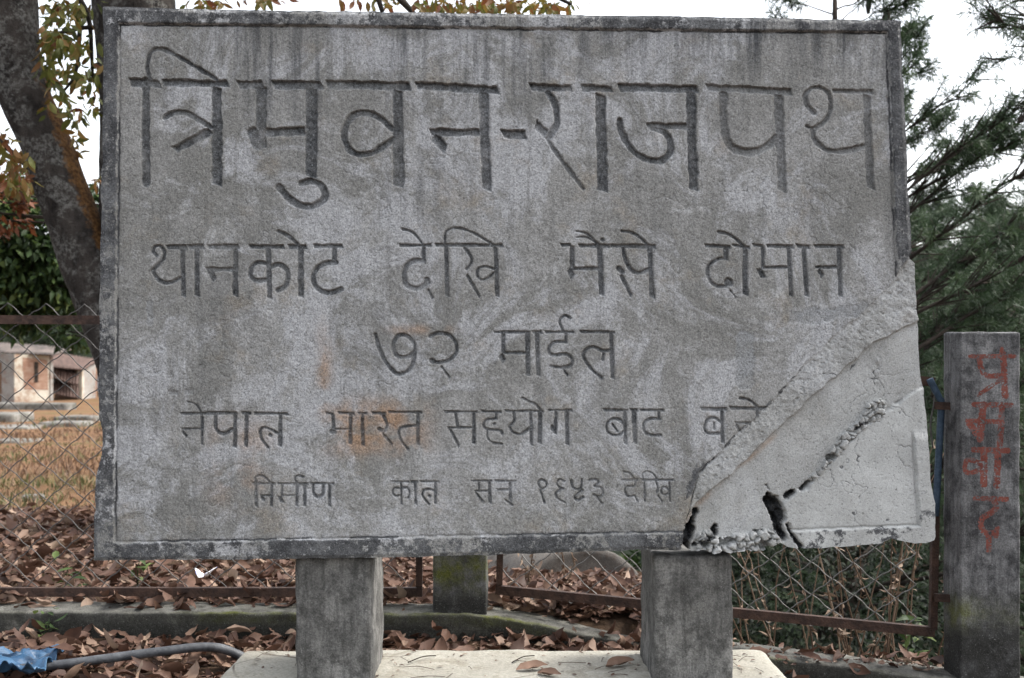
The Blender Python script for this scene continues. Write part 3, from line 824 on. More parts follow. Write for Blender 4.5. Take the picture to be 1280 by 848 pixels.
along = sst(1000, 1030, px) * sst(1116, 1100, px)
wid3 = 3.0 + 7.0 * np.exp(-((px - 1092) / 17) ** 2) + 3.5 * np.exp(-((px - 1050) / 16) ** 2)
rubble(along * sst(wid3 * 1.3, wid3 * 0.7, np.abs(s3 + wid3 * 0.75) + 2.5 * fbm(px / 8, py / 8, 60.0, 3)), 9.0, 3, 0.010)
h += 0.005 * fbm(px / 6, py / 9, 64.0, 4, 0.65) * np.exp(-((px - 1100) / 9) ** 2) * np.exp(-((py - 462) / 26) ** 4)
foot = sst(866, 876, px) * sst(981, 974, px) * sst(667, 677, py + 7 * fbm(px / 13, py / 13, 66.0, 4) + 6 * np.exp(-((px - 952) / 22) ** 2) + 5 * np.exp(-((px - 888) / 12) ** 2))
rubble(foot, 9.5, 17, 0.017)
cz_ = np.abs(fbm(px / 55, py / 55, 103.0, 4, 0.55))
crack = sst(0.012, 0.003, cz_) * sst(0.02, 0.22, fbm(px / 120, py / 120, 105.0, 2) + 0.12 * wB) * sst(8, 20, edge)
h -= 0.0016 * crack
# scattered pits
pit = fbm(px / 3.2, py / 3.2, 71.0, 2)
h -= 0.0020 * sst(0.50, 0.66, pit) * (0.6 + 0.8 * wB * (1 - wC))

# stain and repair masks (own shapes), plus painted shade in the holes
dark = wBord * np.clip(np.where((px < 156) | (py > 600), 0.70, 0.56) + 0.50 * fbm(px / 60, py / 60, 82.0, 4), 0.25, 0.78)
dark = np.maximum(dark, 0.70 * bord3 * wD * sst(540, 640, py) * (0.45 + 0.75 * fbm(px / 14, py / 14, 81.0, 3)))
dark = np.maximum(dark, 0.80 * sst(15, 0, np.hypot((px - 868 + (py - 600) * 0.42) / 1.0, (py - 600) / 3.6)) * sst(6, -3, s1) * 0.95)
dark = np.maximum(dark, 0.55 * np.exp(-(s1 / 3.0) ** 2) * sst(420, 470, py))
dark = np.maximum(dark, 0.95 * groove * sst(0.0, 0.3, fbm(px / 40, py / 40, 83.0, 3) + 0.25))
dark = np.maximum(dark, 0.76 * wBord * sst(1105, 1115, px) * sst(335, 320, py))
dark = np.maximum(dark, 0.75 * hole)  # shade of the holes put into the colour besides the dug depth
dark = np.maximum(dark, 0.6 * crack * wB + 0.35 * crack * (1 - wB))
patch = np.clip(0.45 * wB * (1 - wC) + 0.62 * wC * (1 - wD) + 0.98 * wD, 0, 1)
patch = np.maximum(patch * (1 - hole), 0.6 * stonemask)
topdist = py - yt
streak = sst(150, 10, topdist) * (1 - wB) * np.clip(0.55 + 1.5 * fbm(px / 75, py / 140, 84.0, 3), 0.05, 1) + 0.28 * (1 - wB) * np.clip(0.4 + 1.6 * fbm(px / 90, py / 120, 87.0, 3), 0, 1)
streak = np.maximum(streak, 0.6 * np.exp(-((px - 535) / 60) ** 2) * np.exp(-((py - 240) / 60) ** 2))
rust = np.exp(-((px - 470) / 62) ** 4) * np.exp(-((py - 535) / 34) ** 4)
rust = np.maximum(rust, 0.75 * np.exp(-((px - 405) / 9) ** 2) * np.exp(-((py - 470) / 60) ** 4))
rust = np.maximum(rust, 0.6 * np.exp(-((px - 525) / 40) ** 4) * np.exp(-((py - 412) / 6) ** 2))
rust = np.maximum(rust, 0.45 * np.exp(-((px - 300) / 40) ** 4) * np.exp(-((py - 580) / 55) ** 4))
rust = np.maximum(rust, 0.55 * np.exp(-(((py - y2) + 2 - 6) / 5) ** 2) * wC * sst(520, 560, py) * (1 - wD))
rust = rust * np.clip(0.72 + 1.9 * fbm(px / 26, py / 26, 89.0, 4), 0, 1)
jj = 4 * fbm(px / 9, py / 9, 91.0, 4)
smear = sst(-1, 1.5, 9 + jj - np.hypot((px - 930) * 0.75, np.maximum(np.abs(py - 450) - 28, 0)))
smear = np.maximum(smear, sst(-1, 1.5, 9 + 1.5 * jj - np.hypot(np.maximum(np.abs(px - 1035) - 42, 0), (py - 392 + (px - 1035) * 0.12))) * (1 - wB))
smear = np.maximum(smear, sst(-1, 1.5, 4 + jj * 0.5 - np.hypot(px - 187, np.maximum(np.abs(py - 392) - 12, 0))))
for x, y in ((216, 491), (236, 490)):
    m_ = sst(1, -1, np.maximum(np.abs(px - x) - 6, np.abs(py - y) - 3) + jj * 0.3)
    h -= 0.0016 * m_; smear = np.maximum(smear, 0.7 * m_)
h -= 0.0012 * smear

# engraving
ink = np.zeros_like(h); wid = np.full(h.shape, -1)
for wi, (key, wd) in enumerate(WORDS.items()):
    st = strokes_px(wd)
    c = carve(px, py, st, jitE * (1.0 if key[0] == 'h' else 0.55), True)
    slope = SLOPE
    m = c > -3.2
    D = DEPTH[key[0]]
    wall = 1.8 if key[0] == 'h' else 1.2
    g = sst(-0.9, wall, c)
    floor = 1 + 0.16 * fbm(px / 4, py / 4, 95.0, 3)
    faint = 0.62 if (key == "h4") else 1.0
    erode = 1.0 - 0.28 * sst(0.05, 0.5, fbm(px / 40, py / 40, 97.0, 3))
    keep = 1 - 0.85 * wB
    h -= D * g * floor * erode * keep * (0.8 + 0.2 * faint) * (0.78 - 0.34 * slope)
    h += 0.0009 * np.exp(-((c + 1.6) / 1.1) ** 2) * m * fbm(px / 6, py / 6, 98.0, 2)      # chipped lip
    ink = np.maximum(ink, sst(-0.5, 1.0, c) * faint * erode * keep * np.clip(0.99 - 0.13 * slope, 0, 1))  # groove dirt, thinned on the lower side to paint in falling light
    wid[(c > -1.2) & (wB < 0.6)] = wi

X = (px - 640) / F * D0
Z = CAMZ - (py - HZ) / F * D0
Yv = D0 - h
verts = np.stack([X, Yv, Z], -1).reshape(-1, 3)
gi = np.arange(NU * NV).reshape(NV, NU)
quads = np.stack([gi[:-1, :-1], gi[1:, :-1], gi[1:, 1:], gi[:-1, 1:]], -1).reshape(-1, 4)
fw = wid.reshape(-1)[quads]
fword = np.where((fw >= 0).sum(1) >= 3, fw.max(1), -1)
fword = np.where((fword < 0) & (wB.reshape(-1)[quads].mean(1) > 0.5), 99, fword)
AT = dict(dark=dark, patch=patch, streak=streak, rust=rust, smear=smear, ink=ink)
AT = {k: v.reshape(-1).astype(np.float32) for k, v in AT.items()}


def submesh(v, q, sel, attrs):
    qq = q[sel]
    used, inv = np.unique(qq, return_inverse=True)
    return v[used], inv.reshape(-1, 4), {k: a[used] for k, a in attrs.items()}


# front (without the grooves) + sides + back as the panel
pv, pq, pa = submesh(verts, quads, fword < 0, AT)
ring = np.concatenate([gi[0, ::2], gi[::2, -1][1:], gi[-1, ::-2][1:], gi[::-2, 0][1:-1]])
rv = verts[ring]
TH = 0.105
ns = 5
rings = []
cx, cz = rv[:, 0].mean(), rv[:, 2].mean()
for k in range(ns + 1):
    r_ = rv.copy()
    r_[:, 1] = rv[:, 1] + (D0 + TH - rv[:, 1]) * k / ns
    if 0 < k:
        r_[:, 0] += 0.002 * fbm(rv[:, 0] * 40 + k, rv[:, 2] * 40, k * 1.0, 3)
        r_[:, 2] += 0.002 * fbm(rv[:, 0] * 40, rv[:, 2] * 40 + k, k * 2.0, 3)
    rings.append(r_)
sv = np.concatenate(rings); nr = len(ring)
a = np.arange(nr); b = (a + 1) % nr
sq = np.concatenate([np.stack([k * nr + a, k * nr + b, (k + 1) * nr + b, (k + 1) * nr + a], -1) for k in range(ns)])
back_v = np.concatenate([rings[-1], np.array([[cx, D0 + TH, cz]])])
bt = np.stack([b, np.full(nr, nr), a], -1)
pm = MB()
pm.add(pv, pq, **pa)
sd = np.zeros(len(sv))
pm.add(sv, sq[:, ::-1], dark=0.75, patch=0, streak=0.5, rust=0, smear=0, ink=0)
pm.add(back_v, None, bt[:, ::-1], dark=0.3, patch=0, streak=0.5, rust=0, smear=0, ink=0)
panel = pm.build("panel", M_PANEL, sign)
v_, q_, a_ = submesh(verts, quads, fword == 99, AT)
o = make("repaired_corner", v_, q_, np.zeros((0, 3), int), M_PANEL, panel, True, a_)
o["label"] = "cracked lower right corner patched with pale cement"
for wi, key in enumerate(WORDS):
    sel = fword == wi
    if not sel.any():
        continue
    v_, q_, a_ = submesh(verts, quads, sel, AT)
    o = make("engraved_word", v_, q_, np.zeros((0, 3), int), M_LETTER, panel, True, a_)
    o["label"] = LINE_LABEL[key[0]] + (", stained orange" if key == "c2" else "")

# posts and plinth
for x0, x1, sd_ in ((368, 464, 1.0), (817, 917, 6.0)):
    X0 = (x0 - 640) / F * 2.875; X1 = (x1 - 640) / F * 2.875
    ztop = CAMZ - (692 - HZ) / F * 2.90
    v_, q_, _, _ = rbox((X0, 2.875, 0.10), (X1, 3.165, ztop), (0.006, 0.02, 0.008), 0.012, 0.008, 15, sd_)
    MB().add(v_, q_).build("post", M_SIGNPOST, sign)
v_, q_, _, _ = rbox((-0.765, 2.45, -0.12), (0.72, 3.22, 0.112), (0.02, 0.02, 0.02), 0.03, 0.005, 9, 3.0)
MB().add(v_, q_).build("plinth", M_PLINTH, sign)

# ------------------------------------------------------------------ kerb wall under the fence
kp = [(-2.9, 3.76, 0.10), (-1.69, 3.75, 0.093), (-0.42, 3.75, 0.085), (-0.08, 3.75, 0.078), (0.416, 3.70, 0.0), (0.835, 3.60, -0.020), (1.366, 3.50, -0.062), (2.6, 3.3, -0.16)]
kc = spline(np.array(kp), 60)
prof = [(-0.004, -0.22), (-0.003, -0.10), (-0.002, -0.07), (-0.001, -0.045), (0, -0.025), (0.0, -0.012), (0.001, -0.006), (0.004, -0.002), (0.010, 0.0), (0.022, 0.001), (0.045, 0.002), (0.07, 0.0), (0.11, 0.001), (0.15, 0.0), (0.168, -0.002), (0.176, -0.008), (0.178, -0.03), (0.178, -0.22)]
kv = []; kmoss = []; kfoot = []
for p in kc:
    for o_, dz in prof:
        kv.append((p[0], p[1] + o_, p[2] + dz)); kmoss.append((1.0 if -0.035 < dz <= 0.0 and o_ < 0.02 else 0.10) * (1 if p[0] < 0.9 else 0.2)); kfoot.append((1.0 if dz < -0.03 else 0.75) if o_ < 0.002 else 0.08)  # front face toned darker than the top
kv = np.array(kv); kmoss = np.array(kmoss)
kmoss *= 0.1 + 1.0 * sst(-0.05, 0.35, fbm(kv[:, 0] * 2.2, kv[:, 1], 3.0, 3))
kv += 0.006 * np.stack([fbm(kv[:, 0] * 22, kv[:, 1] * 22, kv[:, 2] * 22 + s, 5, 0.6) for s in (0., 5., 9.)], -1)
m_ = len(prof); i = np.arange(len(kc) - 1)[:, None] * m_; j = np.arange(m_ - 1)[None, :]
kq = np.stack([i + j, i + m_ + j, i + m_ + j + 1, i + j + 1], -1).reshape(-1, 4)
kerb = MB().add(kv, kq, moss=kmoss, foot=np.array(kfoot)).build("concrete_kerb", M_KERB)
tag(kerb, "low mossy concrete kerb wall running under the chain-link fence", "kerb")

# ------------------------------------------------------------------ fence posts
def mat_red():
    n = NT("red_paint")
    worn = n.rng(n.math('ADD', n.math('MULTIPLY', n.noise(110, 4, 0.75), 0.6), n.math('MULTIPLY', n.noise(22, 4, 0.7), 0.4)), 0.50, 0.58)
    c = n.mix(n.rng(n.noise(20, 4, 0.6), 0.35, 0.65), (0.120, 0.036, 0.027), (0.175, 0.056, 0.042))
    c = n.mix(n.math('MULTIPLY', worn, 0.85), c, (0.10, 0.095, 0.095))
    n.bump(n.noise(180, 3, 0.7), 0.4, 0.004)
    return n.done(c, 0.85, 0.2)


M_RED = mat_red()
PAINT = [(1160, 400, 5.3, [(32, [(280, 242), (572, 240)]), (34, [(490, 195), (490, 240)]), (38, [(340, 250), (355, 330), (400, 372), (480, 368)], 'c'), (46, [(500, 235), (510, 505)]), (28, [(475, 402), (332, 498)]),
                           (38, [(305, 560), (550, 565)]), (52, [(365, 565), (345, 790)]), (34, [(262, 668), (490, 676)]), (44, [(272, 684), (340, 780)]), (42, [(490, 570), (478, 822)])]),
         (1160, 540, 5.3, [(42, [(342, 0), (345, 38)]), (38, [(480, 0), (474, 85)]), (40, [(302, 118), (528, 125)]), (34, [(370, 225), (310, 195), (260, 190), (245, 230), (260, 270), (310, 264), (370, 240)], 'c'), (50, [(370, 120), (370, 345)]),
                           (48, [(465, 125), (455, 355)]), (36, [(312, 440), (520, 446)]), (40, [(432, 445), (452, 505), (400, 545), (357, 580), (355, 640), (390, 670), (445, 668)], 'c'), (34, [(458, 640), (450, 690)]), (38, [(402, 680), (400, 785)])])]
DP = 3.5
px0, px1 = 1200, 1276
rp = thing("fence_post", "square grey concrete post painted with red Nepali letters, right of the sign", "fence post", at(1238, 870, DP + 0.08))
lo = at(px0, 905, DP); hi = at(px1, 415, DP)
v_, q_, ijk, N_ = rbox((lo[0], DP, lo[2]), (hi[0], DP + 0.14, hi[2]), (0.0015, 0.02, 0.0016), 0.008, 0.0035, 18, 9.0)
fpx = v_[:, 0] / v_[:, 1] * F + 640; fpy = HZ - (v_[:, 2] - CAMZ) / v_[:, 1] * F
front = ijk[:, 1] == 0
allst = []
for w in PAINT:
    allst += strokes_px(w)
pc_ = np.full(len(v_), -9.0)
jx = 0.7 * fbm(fpx / 4, fpy / 4, 2.0, 3)
pc_[front] = carve(fpx[front], fpy[front], allst, jx[front])
pmask = (pc_ > 0) & (fbm(fpx / 1.8, fpy / 1.8, 5.0, 3) < 0.34)
pf = pmask[q_].sum(1) >= 3
zz = v_[:, 2]
AT2 = dict(moss=np.clip(np.exp(-((fpy - 770) / 25) ** 2) * 0.9, 0, 1) * (0.3 + 0.7 * sst(1245, 1200, fpx)),
           foot=sst(770, 800, fpy))
for sel, nm, mt in ((~pf, "shaft", M_FPOST), (pf, "painted_letters", M_RED)):
    a1, a2, a3 = submesh(v_, q_, sel, AT2)
    o = make(nm, a1, a2, np.zeros((0, 3), int), mt, rp, True, a3)

mp = None
for cxp, base_y, top_z, nm_lab in ((575, 772, 1.12, "mossy square concrete fence post standing on the kerb behind the sign, between the sign's legs"),):
    d = 3.77
    X0 = (541 - 640) / F * d; X1 = (609 - 640) / F * d
    mp = thing("fence_post", nm_lab, "fence post", (0.5 * (X0 + X1), d + 0.07, 0.07))
    v_, q_, ijk, _ = rbox((X0, d, 0.03), (X1, d + 0.14, top_z), (0.008, 0.02, 0.008), 0.008, 0.004, 16, 21.0)
    mo = sst(0.30, 0.12, v_[:, 2]) * 0 + np.exp(-((v_[:, 2] - 0.22) / 0.07) ** 2)
    MB().add(v_, q_, moss=mo * 1.2, foot=sst(0.20, 0.10, v_[:, 2])).build("shaft", M_FPOST, mp)

# ------------------------------------------------------------------ chain-link fence panels
def chain_panel(name, label, bl, br, tl, tr, skip_right=False, seed=0.0, mesh_mat=None):
    bl, br, tl, tr = [np.asarray(p, float) for p in (bl, br, tl, tr)]
    root = thing(name, label, "fence panel", 0.5 * (bl + br), "rusty framed chain-link fence panels on the kerb")
    bw, bh = 0.022, 0.030
    MB().add(*bar(bl, br, bw, bh)).build("bottom_rail", M_RUST, root, False)
    MB().add(*bar(tl, tr, bw, bh)).build("top_rail", M_RUST, root, False)
    e = bh / 2 + 0.002
    MB().add(*bar(bl + (0.011, 0, e), tl + (0.011, 0, -e), bw, 0.024, (0, 1, 0))).build("end_bar", M_RUST, root, False)
    if not skip_right:
        MB().add(*bar(br + (-0.011, 0, e), tr + (-0.011, 0, -e), bw, 0.024, (0, 1, 0))).build("end_bar", M_RUST, root, False)
    Wd = np.linalg.norm(br - bl); W_, H_ = 0.130, 0.112
    Hd = np.linalg.norm(tl - bl)
    mb = MB()
    nk = int(Wd / (W_ / 2)); nj = int(Hd / (H_ / 2)) + 2
    for k in range(nk):
        pts = []
        for j in range(nj + 1):
            s = k * W_ / 2 + (W_ / 2 if (j + k) % 2 else 0); t = j * H_ / 2 - 0.02
            u = min(s / Wd, 1.0); v = t / Hd
            dx = 0.016 * float(fbm(s * 2.3 + seed, t * 2.3, 1.0, 2)); dz = 0.020 * float(fbm(s * 2.3, t * 2.3 + seed, 5.0, 2)); dy = 0.02 * float(fbm(s * 1.5, t * 1.5, seed, 2))
            p = (bl * (1 - u) + br * u) * (1 - v) + (tl * (1 - u) + tr * u) * v
            pts.append(p + np.array([dx, 0.014 + dy * 0.5 + (0.002 if (j + k) % 2 else -0.002), dz]))
            if j < nj:
                s2 = k * W_ / 2 + W_ / 4
                # a soft bow between knuckles
        pts = np.array(pts)
        fine = []
        for a_, b_ in zip(pts[:-1], pts[1:]):
            for t_ in (0.0, 0.08, 0.36, 0.64, 0.92):
                bow = 0.004 * sin(pi * 2 * t_) * (1 if (b_[0] > a_[0]) else -1)
                fine.append(a_ * (1 - t_) + b_ * t_ + np.array([0, 0, bow]))
        fine.append(pts[-1])
        mb.add(*tube(np.array(fine), 0.0019, 5, False)[:2])
    mb.build("wire_mesh", mesh_mat or M_WIRE, root)
    return root


d1 = 3.90
bl = at(-180, 742, d1); br = at(528, 736, d1); tl = at(-180, 399, d1); tr = at(528, 402, d1)
br[2] = bl[2] = CAMZ - (740 - HZ) / F * d1
M_WIRE_D = mat_simple("weathered_dark_wire", (0.045, 0.042, 0.04), (0.10, 0.095, 0.09), 40, 0.6, 0.4, 0.0, 0.2)
chain_panel("chain_link_fence", "rusty chain-link fence panel left of the mossy post, in front of the dry slope", bl, br, tl, tr, seed=3.0, mesh_mat=M_WIRE_D)
b2l = at(620, 737, 3.86); b2r = at(1168, 790, 3.63); t2l = at(628, 415, 3.86); t2r = at(1168, 478, 3.63)
p2 = chain_panel("chain_link_fence", "rusty chain-link fence panel with bent blue end bar, between mossy post and red lettered post", b2l, b2r, t2l, t2r, skip_right=True, seed=8.0)
MB().add(*bar(at(1166, 787, 3.63), at(1169, 640, 3.63), 0.022, 0.022, (0, 1, 0))).build("end_bar", M_RUST, p2, False)
bb = spline(np.array([at(1169.5, 645, 3.60), at(1174, 560, 3.60), at(1176.5, 506, 3.60), at(1174, 498, 3.60), at(1162, 474, 3.60)]), 5)
o = MB().add(*tube(bb, 0.011, 8)).build("end_bar", M_BLUE, p2); o["label"] = "upper end bar in faded blue paint, bent over at its top"
wl_ = [at(1165, 476, 3.60), at(1168, 500, 3.6), at(1163, 530, 3.6), at(1166, 560, 3.6)]
MB().add(*tube(spline(np.array(wl_), 5), 0.003, 5)).build("loose_wire", M_WIRE_D, p2)
for y_ in (507, 747):
    MB().add(*bar(at(1168, y_, 3.60), at(1192, y_ + 1, 3.58), 0.012, 0.024)).build("bracket", M_RUST, p2, False)

# ------------------------------------------------------------------ leaves
def leaf_mesh(mb, pos, ax, nr, L, W, fold, curl, nseg=4, tint=None, rng=RNG, twist=None, jag=0.0):
    """adds N leaves, each a bent blade of 3 x (nseg+1) vertices"""
    pos = np.asarray(pos, float); n = len(pos)
    ax = ax / (np.linalg.norm(ax, axis=1)[:, None] + 1e-9)
    nr = nr - ax * (nr * ax).sum(1)[:, None]; nr /= np.linalg.norm(nr, axis=1)[:, None] + 1e-9
    bi = np.cross(nr, ax)
    t = np.linspace(0, 1, nseg + 1)
    wprof = np.sin(pi * np.clip(t, 0, 1) ** 0.85) ** 0.72; wprof[0] = 0.04; wprof[-1] = 0.02
    V = np.zeros((n, nseg + 1, 3, 3))
    if twist is None:
        twist = rng.normal(0, 0.35, n)
    for k, tt in enumerate(t):
        zc = curl * L * ((tt - 0.35) ** 2 * 1.6)
        tw = twist * (tt - 0.3)
        for s_, sgn in enumerate((-1, 0, 1)):
            lat = sgn * W / 2 * wprof[k] * (1 + jag * rng.normal(0, 1, n))
            up = fold * abs(sgn) * W / 2 * wprof[k] + jag * 0.5 * W * rng.normal(0, 1, n)
            l2 = lat * np.cos(tw) - up * np.sin(tw) * 0; u2 = up + lat * np.sin(tw) + zc
            V[:, k, s_] = pos + ax * (L * tt)[:, None] + bi * l2[:, None] + nr * u2[:, None]
    m = (nseg + 1) * 3
    q = []
    for k in range(nseg):
        for s_ in (0, 1):
            a_ = k * 3 + s_
            q.append((a_, a_ + 1, a_ + 4, a_ + 3))
    q = np.array(q)
    Q = (np.arange(n)[:, None, None] * m + q[None]).reshape(-1, 4)
    if tint is None:
        tint = rng.random(n)
    mb.add(V.reshape(-1, 3), Q, tint=np.repeat(tint, m))


def litter_points(n, x0, x1, y0, y1, rng):
    x = rng.uniform(x0, x1, n); y = rng.uniform(y0, y1, n)
    return x, y


lr = np.random.default_rng(21)
lm = MB()


def scatter(n, x0, x1, y0, y1, zoff=(0.0, 0.035), cond=None, size=(0.032, 0.100)):
    x, y = litter_points(n, x0, x1, y0, y1, lr)
    if cond is not None:
        k = cond(x, y); x, y = x[k], y[k]
    n = len(x)
    z = terrain(x, y) + lr.uniform(zoff[0], zoff[1], n) + 0.01
    th = lr.uniform(0, 2 * pi, n)
    ax = np.stack([np.cos(th), np.sin(th), lr.normal(0.0, 0.26, n)], -1)
    nr = np.stack([lr.normal(0, 0.5, n), lr.normal(-0.1, 0.5, n), np.ones(n)], -1)
    L = size[0] + (size[1] - size[0]) * lr.random(n) ** 1.5
    tint = np.clip(lr.beta(1.7, 1.9, n) + 0.03, 0, 1)
    leaf_mesh(lm, np.stack([x, y, z], -1), ax, nr, L, L * lr.uniform(0.34, 0.56, n), lr.uniform(-0.3, 1.2, n), np.clip(lr.normal(0.15, 0.42, n), -0.6, 0.7), 6, tint, lr, lr.normal(0, 1.1, n), 0.11)


off_plinth = lambda x, y: ~((x > -0.80) & (x < 0.76) & (y < 3.27))
scatter(2000, -2.6, 0.75, 3.05, 3.75, (0, 0.025), off_plinth)
scatter(110, 0.7, 1.9, 3.0, 3.5, (0, 0.02))
scatter(60, 0.2, 0.9, 3.25, 3.62, (0, 0.03))
scatter(3600, -2.8, 0.55, 3.93, 5.4, (0, 0.045), lambda x, y: x < 0.50 + 0.16 * (y - 4))
scatter(260, -2.8, -0.35, 3.80, 3.96, (0.03, 0.06))
scatter(300, -0.1, 0.62, 3.86, 4.2, (0.0, 0.06))
scatter(3000, -3.6, 0.75, 5.2, 7.0, (0, 0.04))
scatter(90, 0.45, 0.8, 3.78, 3.92, (0.0, 0.04))
scatter(45, 0.75, 1.42, 3.55, 3.75, (0.08, 0.10), None, (0.03, 0.085))
scatter(320, 0.15, 0.78, 3.82, 4.35, (0, 0.05))
scatter(140, 0.7, 1.5, 3.52, 3.75, (0.08, 0.095), None, (0.008, 0.03))
# crumbs of broken leaf between the whole ones, and leaves blown onto the plastic
scatter(3200, -2.6, 1.6, 3.05, 3.76, (0, 0.012), off_plinth, (0.008, 0.03))
scatter(3200, -2.8, 0.9, 3.86, 6.2, (0, 0.03), None, (0.010, 0.035))
scatter(16, -1.72, -1.34, 3.16, 3.38, (0.085, 0.12), None, (0.05, 0.095))
lit = lm.build("leaf_litter", M_LITTER)
kind(lit, "stuff")
lit["label"] = "carpet of curled brown fallen leaves covering the ground along the kerb"; lit["category"] = "leaf litter"

# single leaves lying on the plinth and the kerb
LEAVES = [((757, 835), 3.02, 25, "curled tan leaf lying on the plinth close to the right post of the sign", 0.95, 0.088),
          ((645, 838), 2.99, 10, "flat pinkish brown leaf lying on the plinth midway between the sign's posts", 0.8, 0.085),
          ((672, 842), 2.96, -30, "darker curled leaf overlapping the flat one on the plinth", 0.55, 0.07)]
for (lx, ly), ld, ang, lab, ti, ll in LEAVES:
    mb = MB(); p = at(lx, ly, ld); p[2] = 0.1135
    leaf_mesh(mb, p[None], np.array([[cos(radians(ang)), sin(radians(ang)), 0.05]]), np.array([[0.1, -0.3, 1.0]]), np.array([ll]), np.array([ll * 0.38]), np.array([0.9]), np.array([0.1]), 6, np.array([ti]), twist=np.array([0.15]), jag=0.12)
    tag(mb.build("fallen_leaf", M_TANLEAF), lab, "leaf", "single leaves on the plinth")
for (x0_, y0_), (x1_, y1_), lab in (((510, 830), (545, 815), "thin dark twig lying on the plinth beside the left post"), ((640, 830), (668, 824), "thin crooked twig lying on the plinth between the posts")):
    a_ = at(x0_, y0_, 3.05); b_ = at(x1_, y1_, 3.12); a_[2] = b_[2] = 0.117
    mid_ = 0.5 * (a_ + b_) + np.array([0.0, 0.012, 0.003])
    tag(MB().add(*tube(spline(np.array([a_, mid_, b_]), 4), 0.0016, 5)).build("twig", M_TWIG), lab, "twig", "twigs on the plinth")

dm = MB(); dr_ = np.random.default_rng(91); n_ = 150
x_ = dr_.uniform(-0.72, 0.68, n_); y_ = 2.86 + 0.34 * dr_.random(n_) ** 0.6
th = dr_.uniform(0, 6.3, n_); L = dr_.uniform(0.004, 0.02, n_)
leaf_mesh(dm, np.stack([x_, y_, np.full(n_, 0.1135)], -1), np.stack([np.cos(th), np.sin(th), 0.05 * np.ones(n_)], -1), np.stack([dr_.normal(0, .2, n_), dr_.normal(0, .2, n_), np.ones(n_)], -1), L, L * 0.45, dr_.uniform(0, .6, n_), dr_.normal(0, .2, n_), 3, dr_.random(n_), dr_)
for k in range(26):
    a_ = np.array([dr_.uniform(-0.7, 0.65), dr_.uniform(2.9, 3.19), 0.1145]); t_ = dr_.uniform(0, 6.3); l_ = dr_.uniform(0.03, 0.09)
    b_ = a_ + np.array([cos(t_), sin(t_) * 0.7, 0]) * l_; c_ = 0.5 * (a_ + b_) + np.array([0, dr_.normal(0, 0.008), 0.002])
    dm.add(*tube(spline(np.array([a_, c_, b_]), 4), 0.0008, 4), tint=0.15)
o = dm.build("plinth_debris", M_LITTER); kind(o, "stuff"); o["label"] = "crumbs of leaf and fine twigs strewn over the plinth"; o["category"] = "debris"

# ------------------------------------------------------------------ pipe, plastic sheet, paper, stone, ring
pp = spline(np.array([(-1.42, 3.24, 0.045), (-1.27, 3.29, 0.05), (-1.06, 3.36, 0.062), (-0.90, 3.42, 0.062), (-0.80, 3.46, 0.015)]), 8)
tag(MB().add(*tube(pp, 0.0135, 14)).build("pipe", mat_simple("grey_plastic_pipe", (0.035, 0.038, 0.044), (0.085, 0.09, 0.098), 25, 0.55, 0.4, 0.2)),
    "grey pipe lying among the dry leaves beside the blue plastic", "pipe")
nx, ny = 60, 40
U, Vv = np.meshgrid(np.linspace(0, 1, nx), np.linspace(0, 1, ny))
sx_ = -1.75 + 0.42 * U + 0.03 * fbm(U * 3, Vv * 3, 2.0, 3); sy_ = 3.14 + 0.28 * Vv + 0.05 * fbm(U * 4, Vv * 2, 5.0, 3) - 0.02 * U
sz_ = 0.045 + 0.022 * np.abs(fbm(U * 11 + Vv * 3, Vv * 9, 3.0, 3)) + 0.045 * np.abs(fbm(U * 4, Vv * 4, 8.0, 4)) * 1.6 + 0.03 * np.sin(U * 9 + Vv * 5) * 0.4
g = np.arange(nx * ny).reshape(ny, nx)
sqd = np.stack([g[:-1, :-1], g[:-1, 1:], g[1:, 1:], g[1:, :-1]], -1).reshape(-1, 4)
sheet = MB().add(np.stack([sx_, sy_, sz_], -1), sqd).build("plastic_sheet", mat_simple("blue_plastic", (0.018, 0.055, 0.115), (0.04, 0.105, 0.19), 12, 0.45, 0.4, 0.3))
sm = sheet.modifiers.new("thickness", 'SOLIDIFY'); sm.thickness = 0.002
tag(sheet, "crumpled blue plastic sheet lying on the leaves at the end of the pipe", "plastic sheet")
for (lx, ly, ld, an) in ((22, 826, 3.30, 80), (56, 836, 3.25, 20), (66, 822, 3.28, 110)):
    pass
nx, ny = 12, 9
U, Vv = np.meshgrid(np.linspace(0, 1, nx), np.linspace(0, 1, ny))
c0 = at(255, 722, 4.15)
sv_ = np.stack([c0[0] + (U - 0.5) * 0.075 * (0.6 + 0.5 * Vv), c0[1] + (Vv - .5) * 0.05, c0[2] + 0.0 + 0.03 * np.abs(U - .45) * 2 + 0.014 * fbm(U * 3, Vv * 3, 4.0, 3)], -1)
g = np.arange(nx * ny).reshape(ny, nx)
pa_m = mat_simple("paper_print", (0.80, 0.80, 0.82), (0.22, 0.25, 0.60), 45, 0.7, 0.3, 0.0, lo=0.56, hi=0.60)
paper = MB().add(sv_, np.stack([g[:-1, :-1], g[:-1, 1:], g[1:, 1:], g[1:, :-1]], -1).reshape(-1, 4)).build("paper_scrap", pa_m)
sm = paper.modifiers.new("thickness", 'SOLIDIFY'); sm.thickness = 0.001
tag(paper, "crumpled white and blue paper scrap lying on the brown leaves below the sign", "paper scrap")
c0 = at(43, 622, 8.3); c0[2] = terrain(c0[0], c0[1]) + 0.02
v_, q_, _, _ = rbox(c0 + (-0.09, -0.035, -0.03), c0 + (0.07, 0.035, 0.03), 0.012, 0.02, 0.015, 30, 4.0)
tag(MB().add(v_, q_).build("stone", M_SLAB), "pale stone lying on the dry slope left of the sign", "stone")

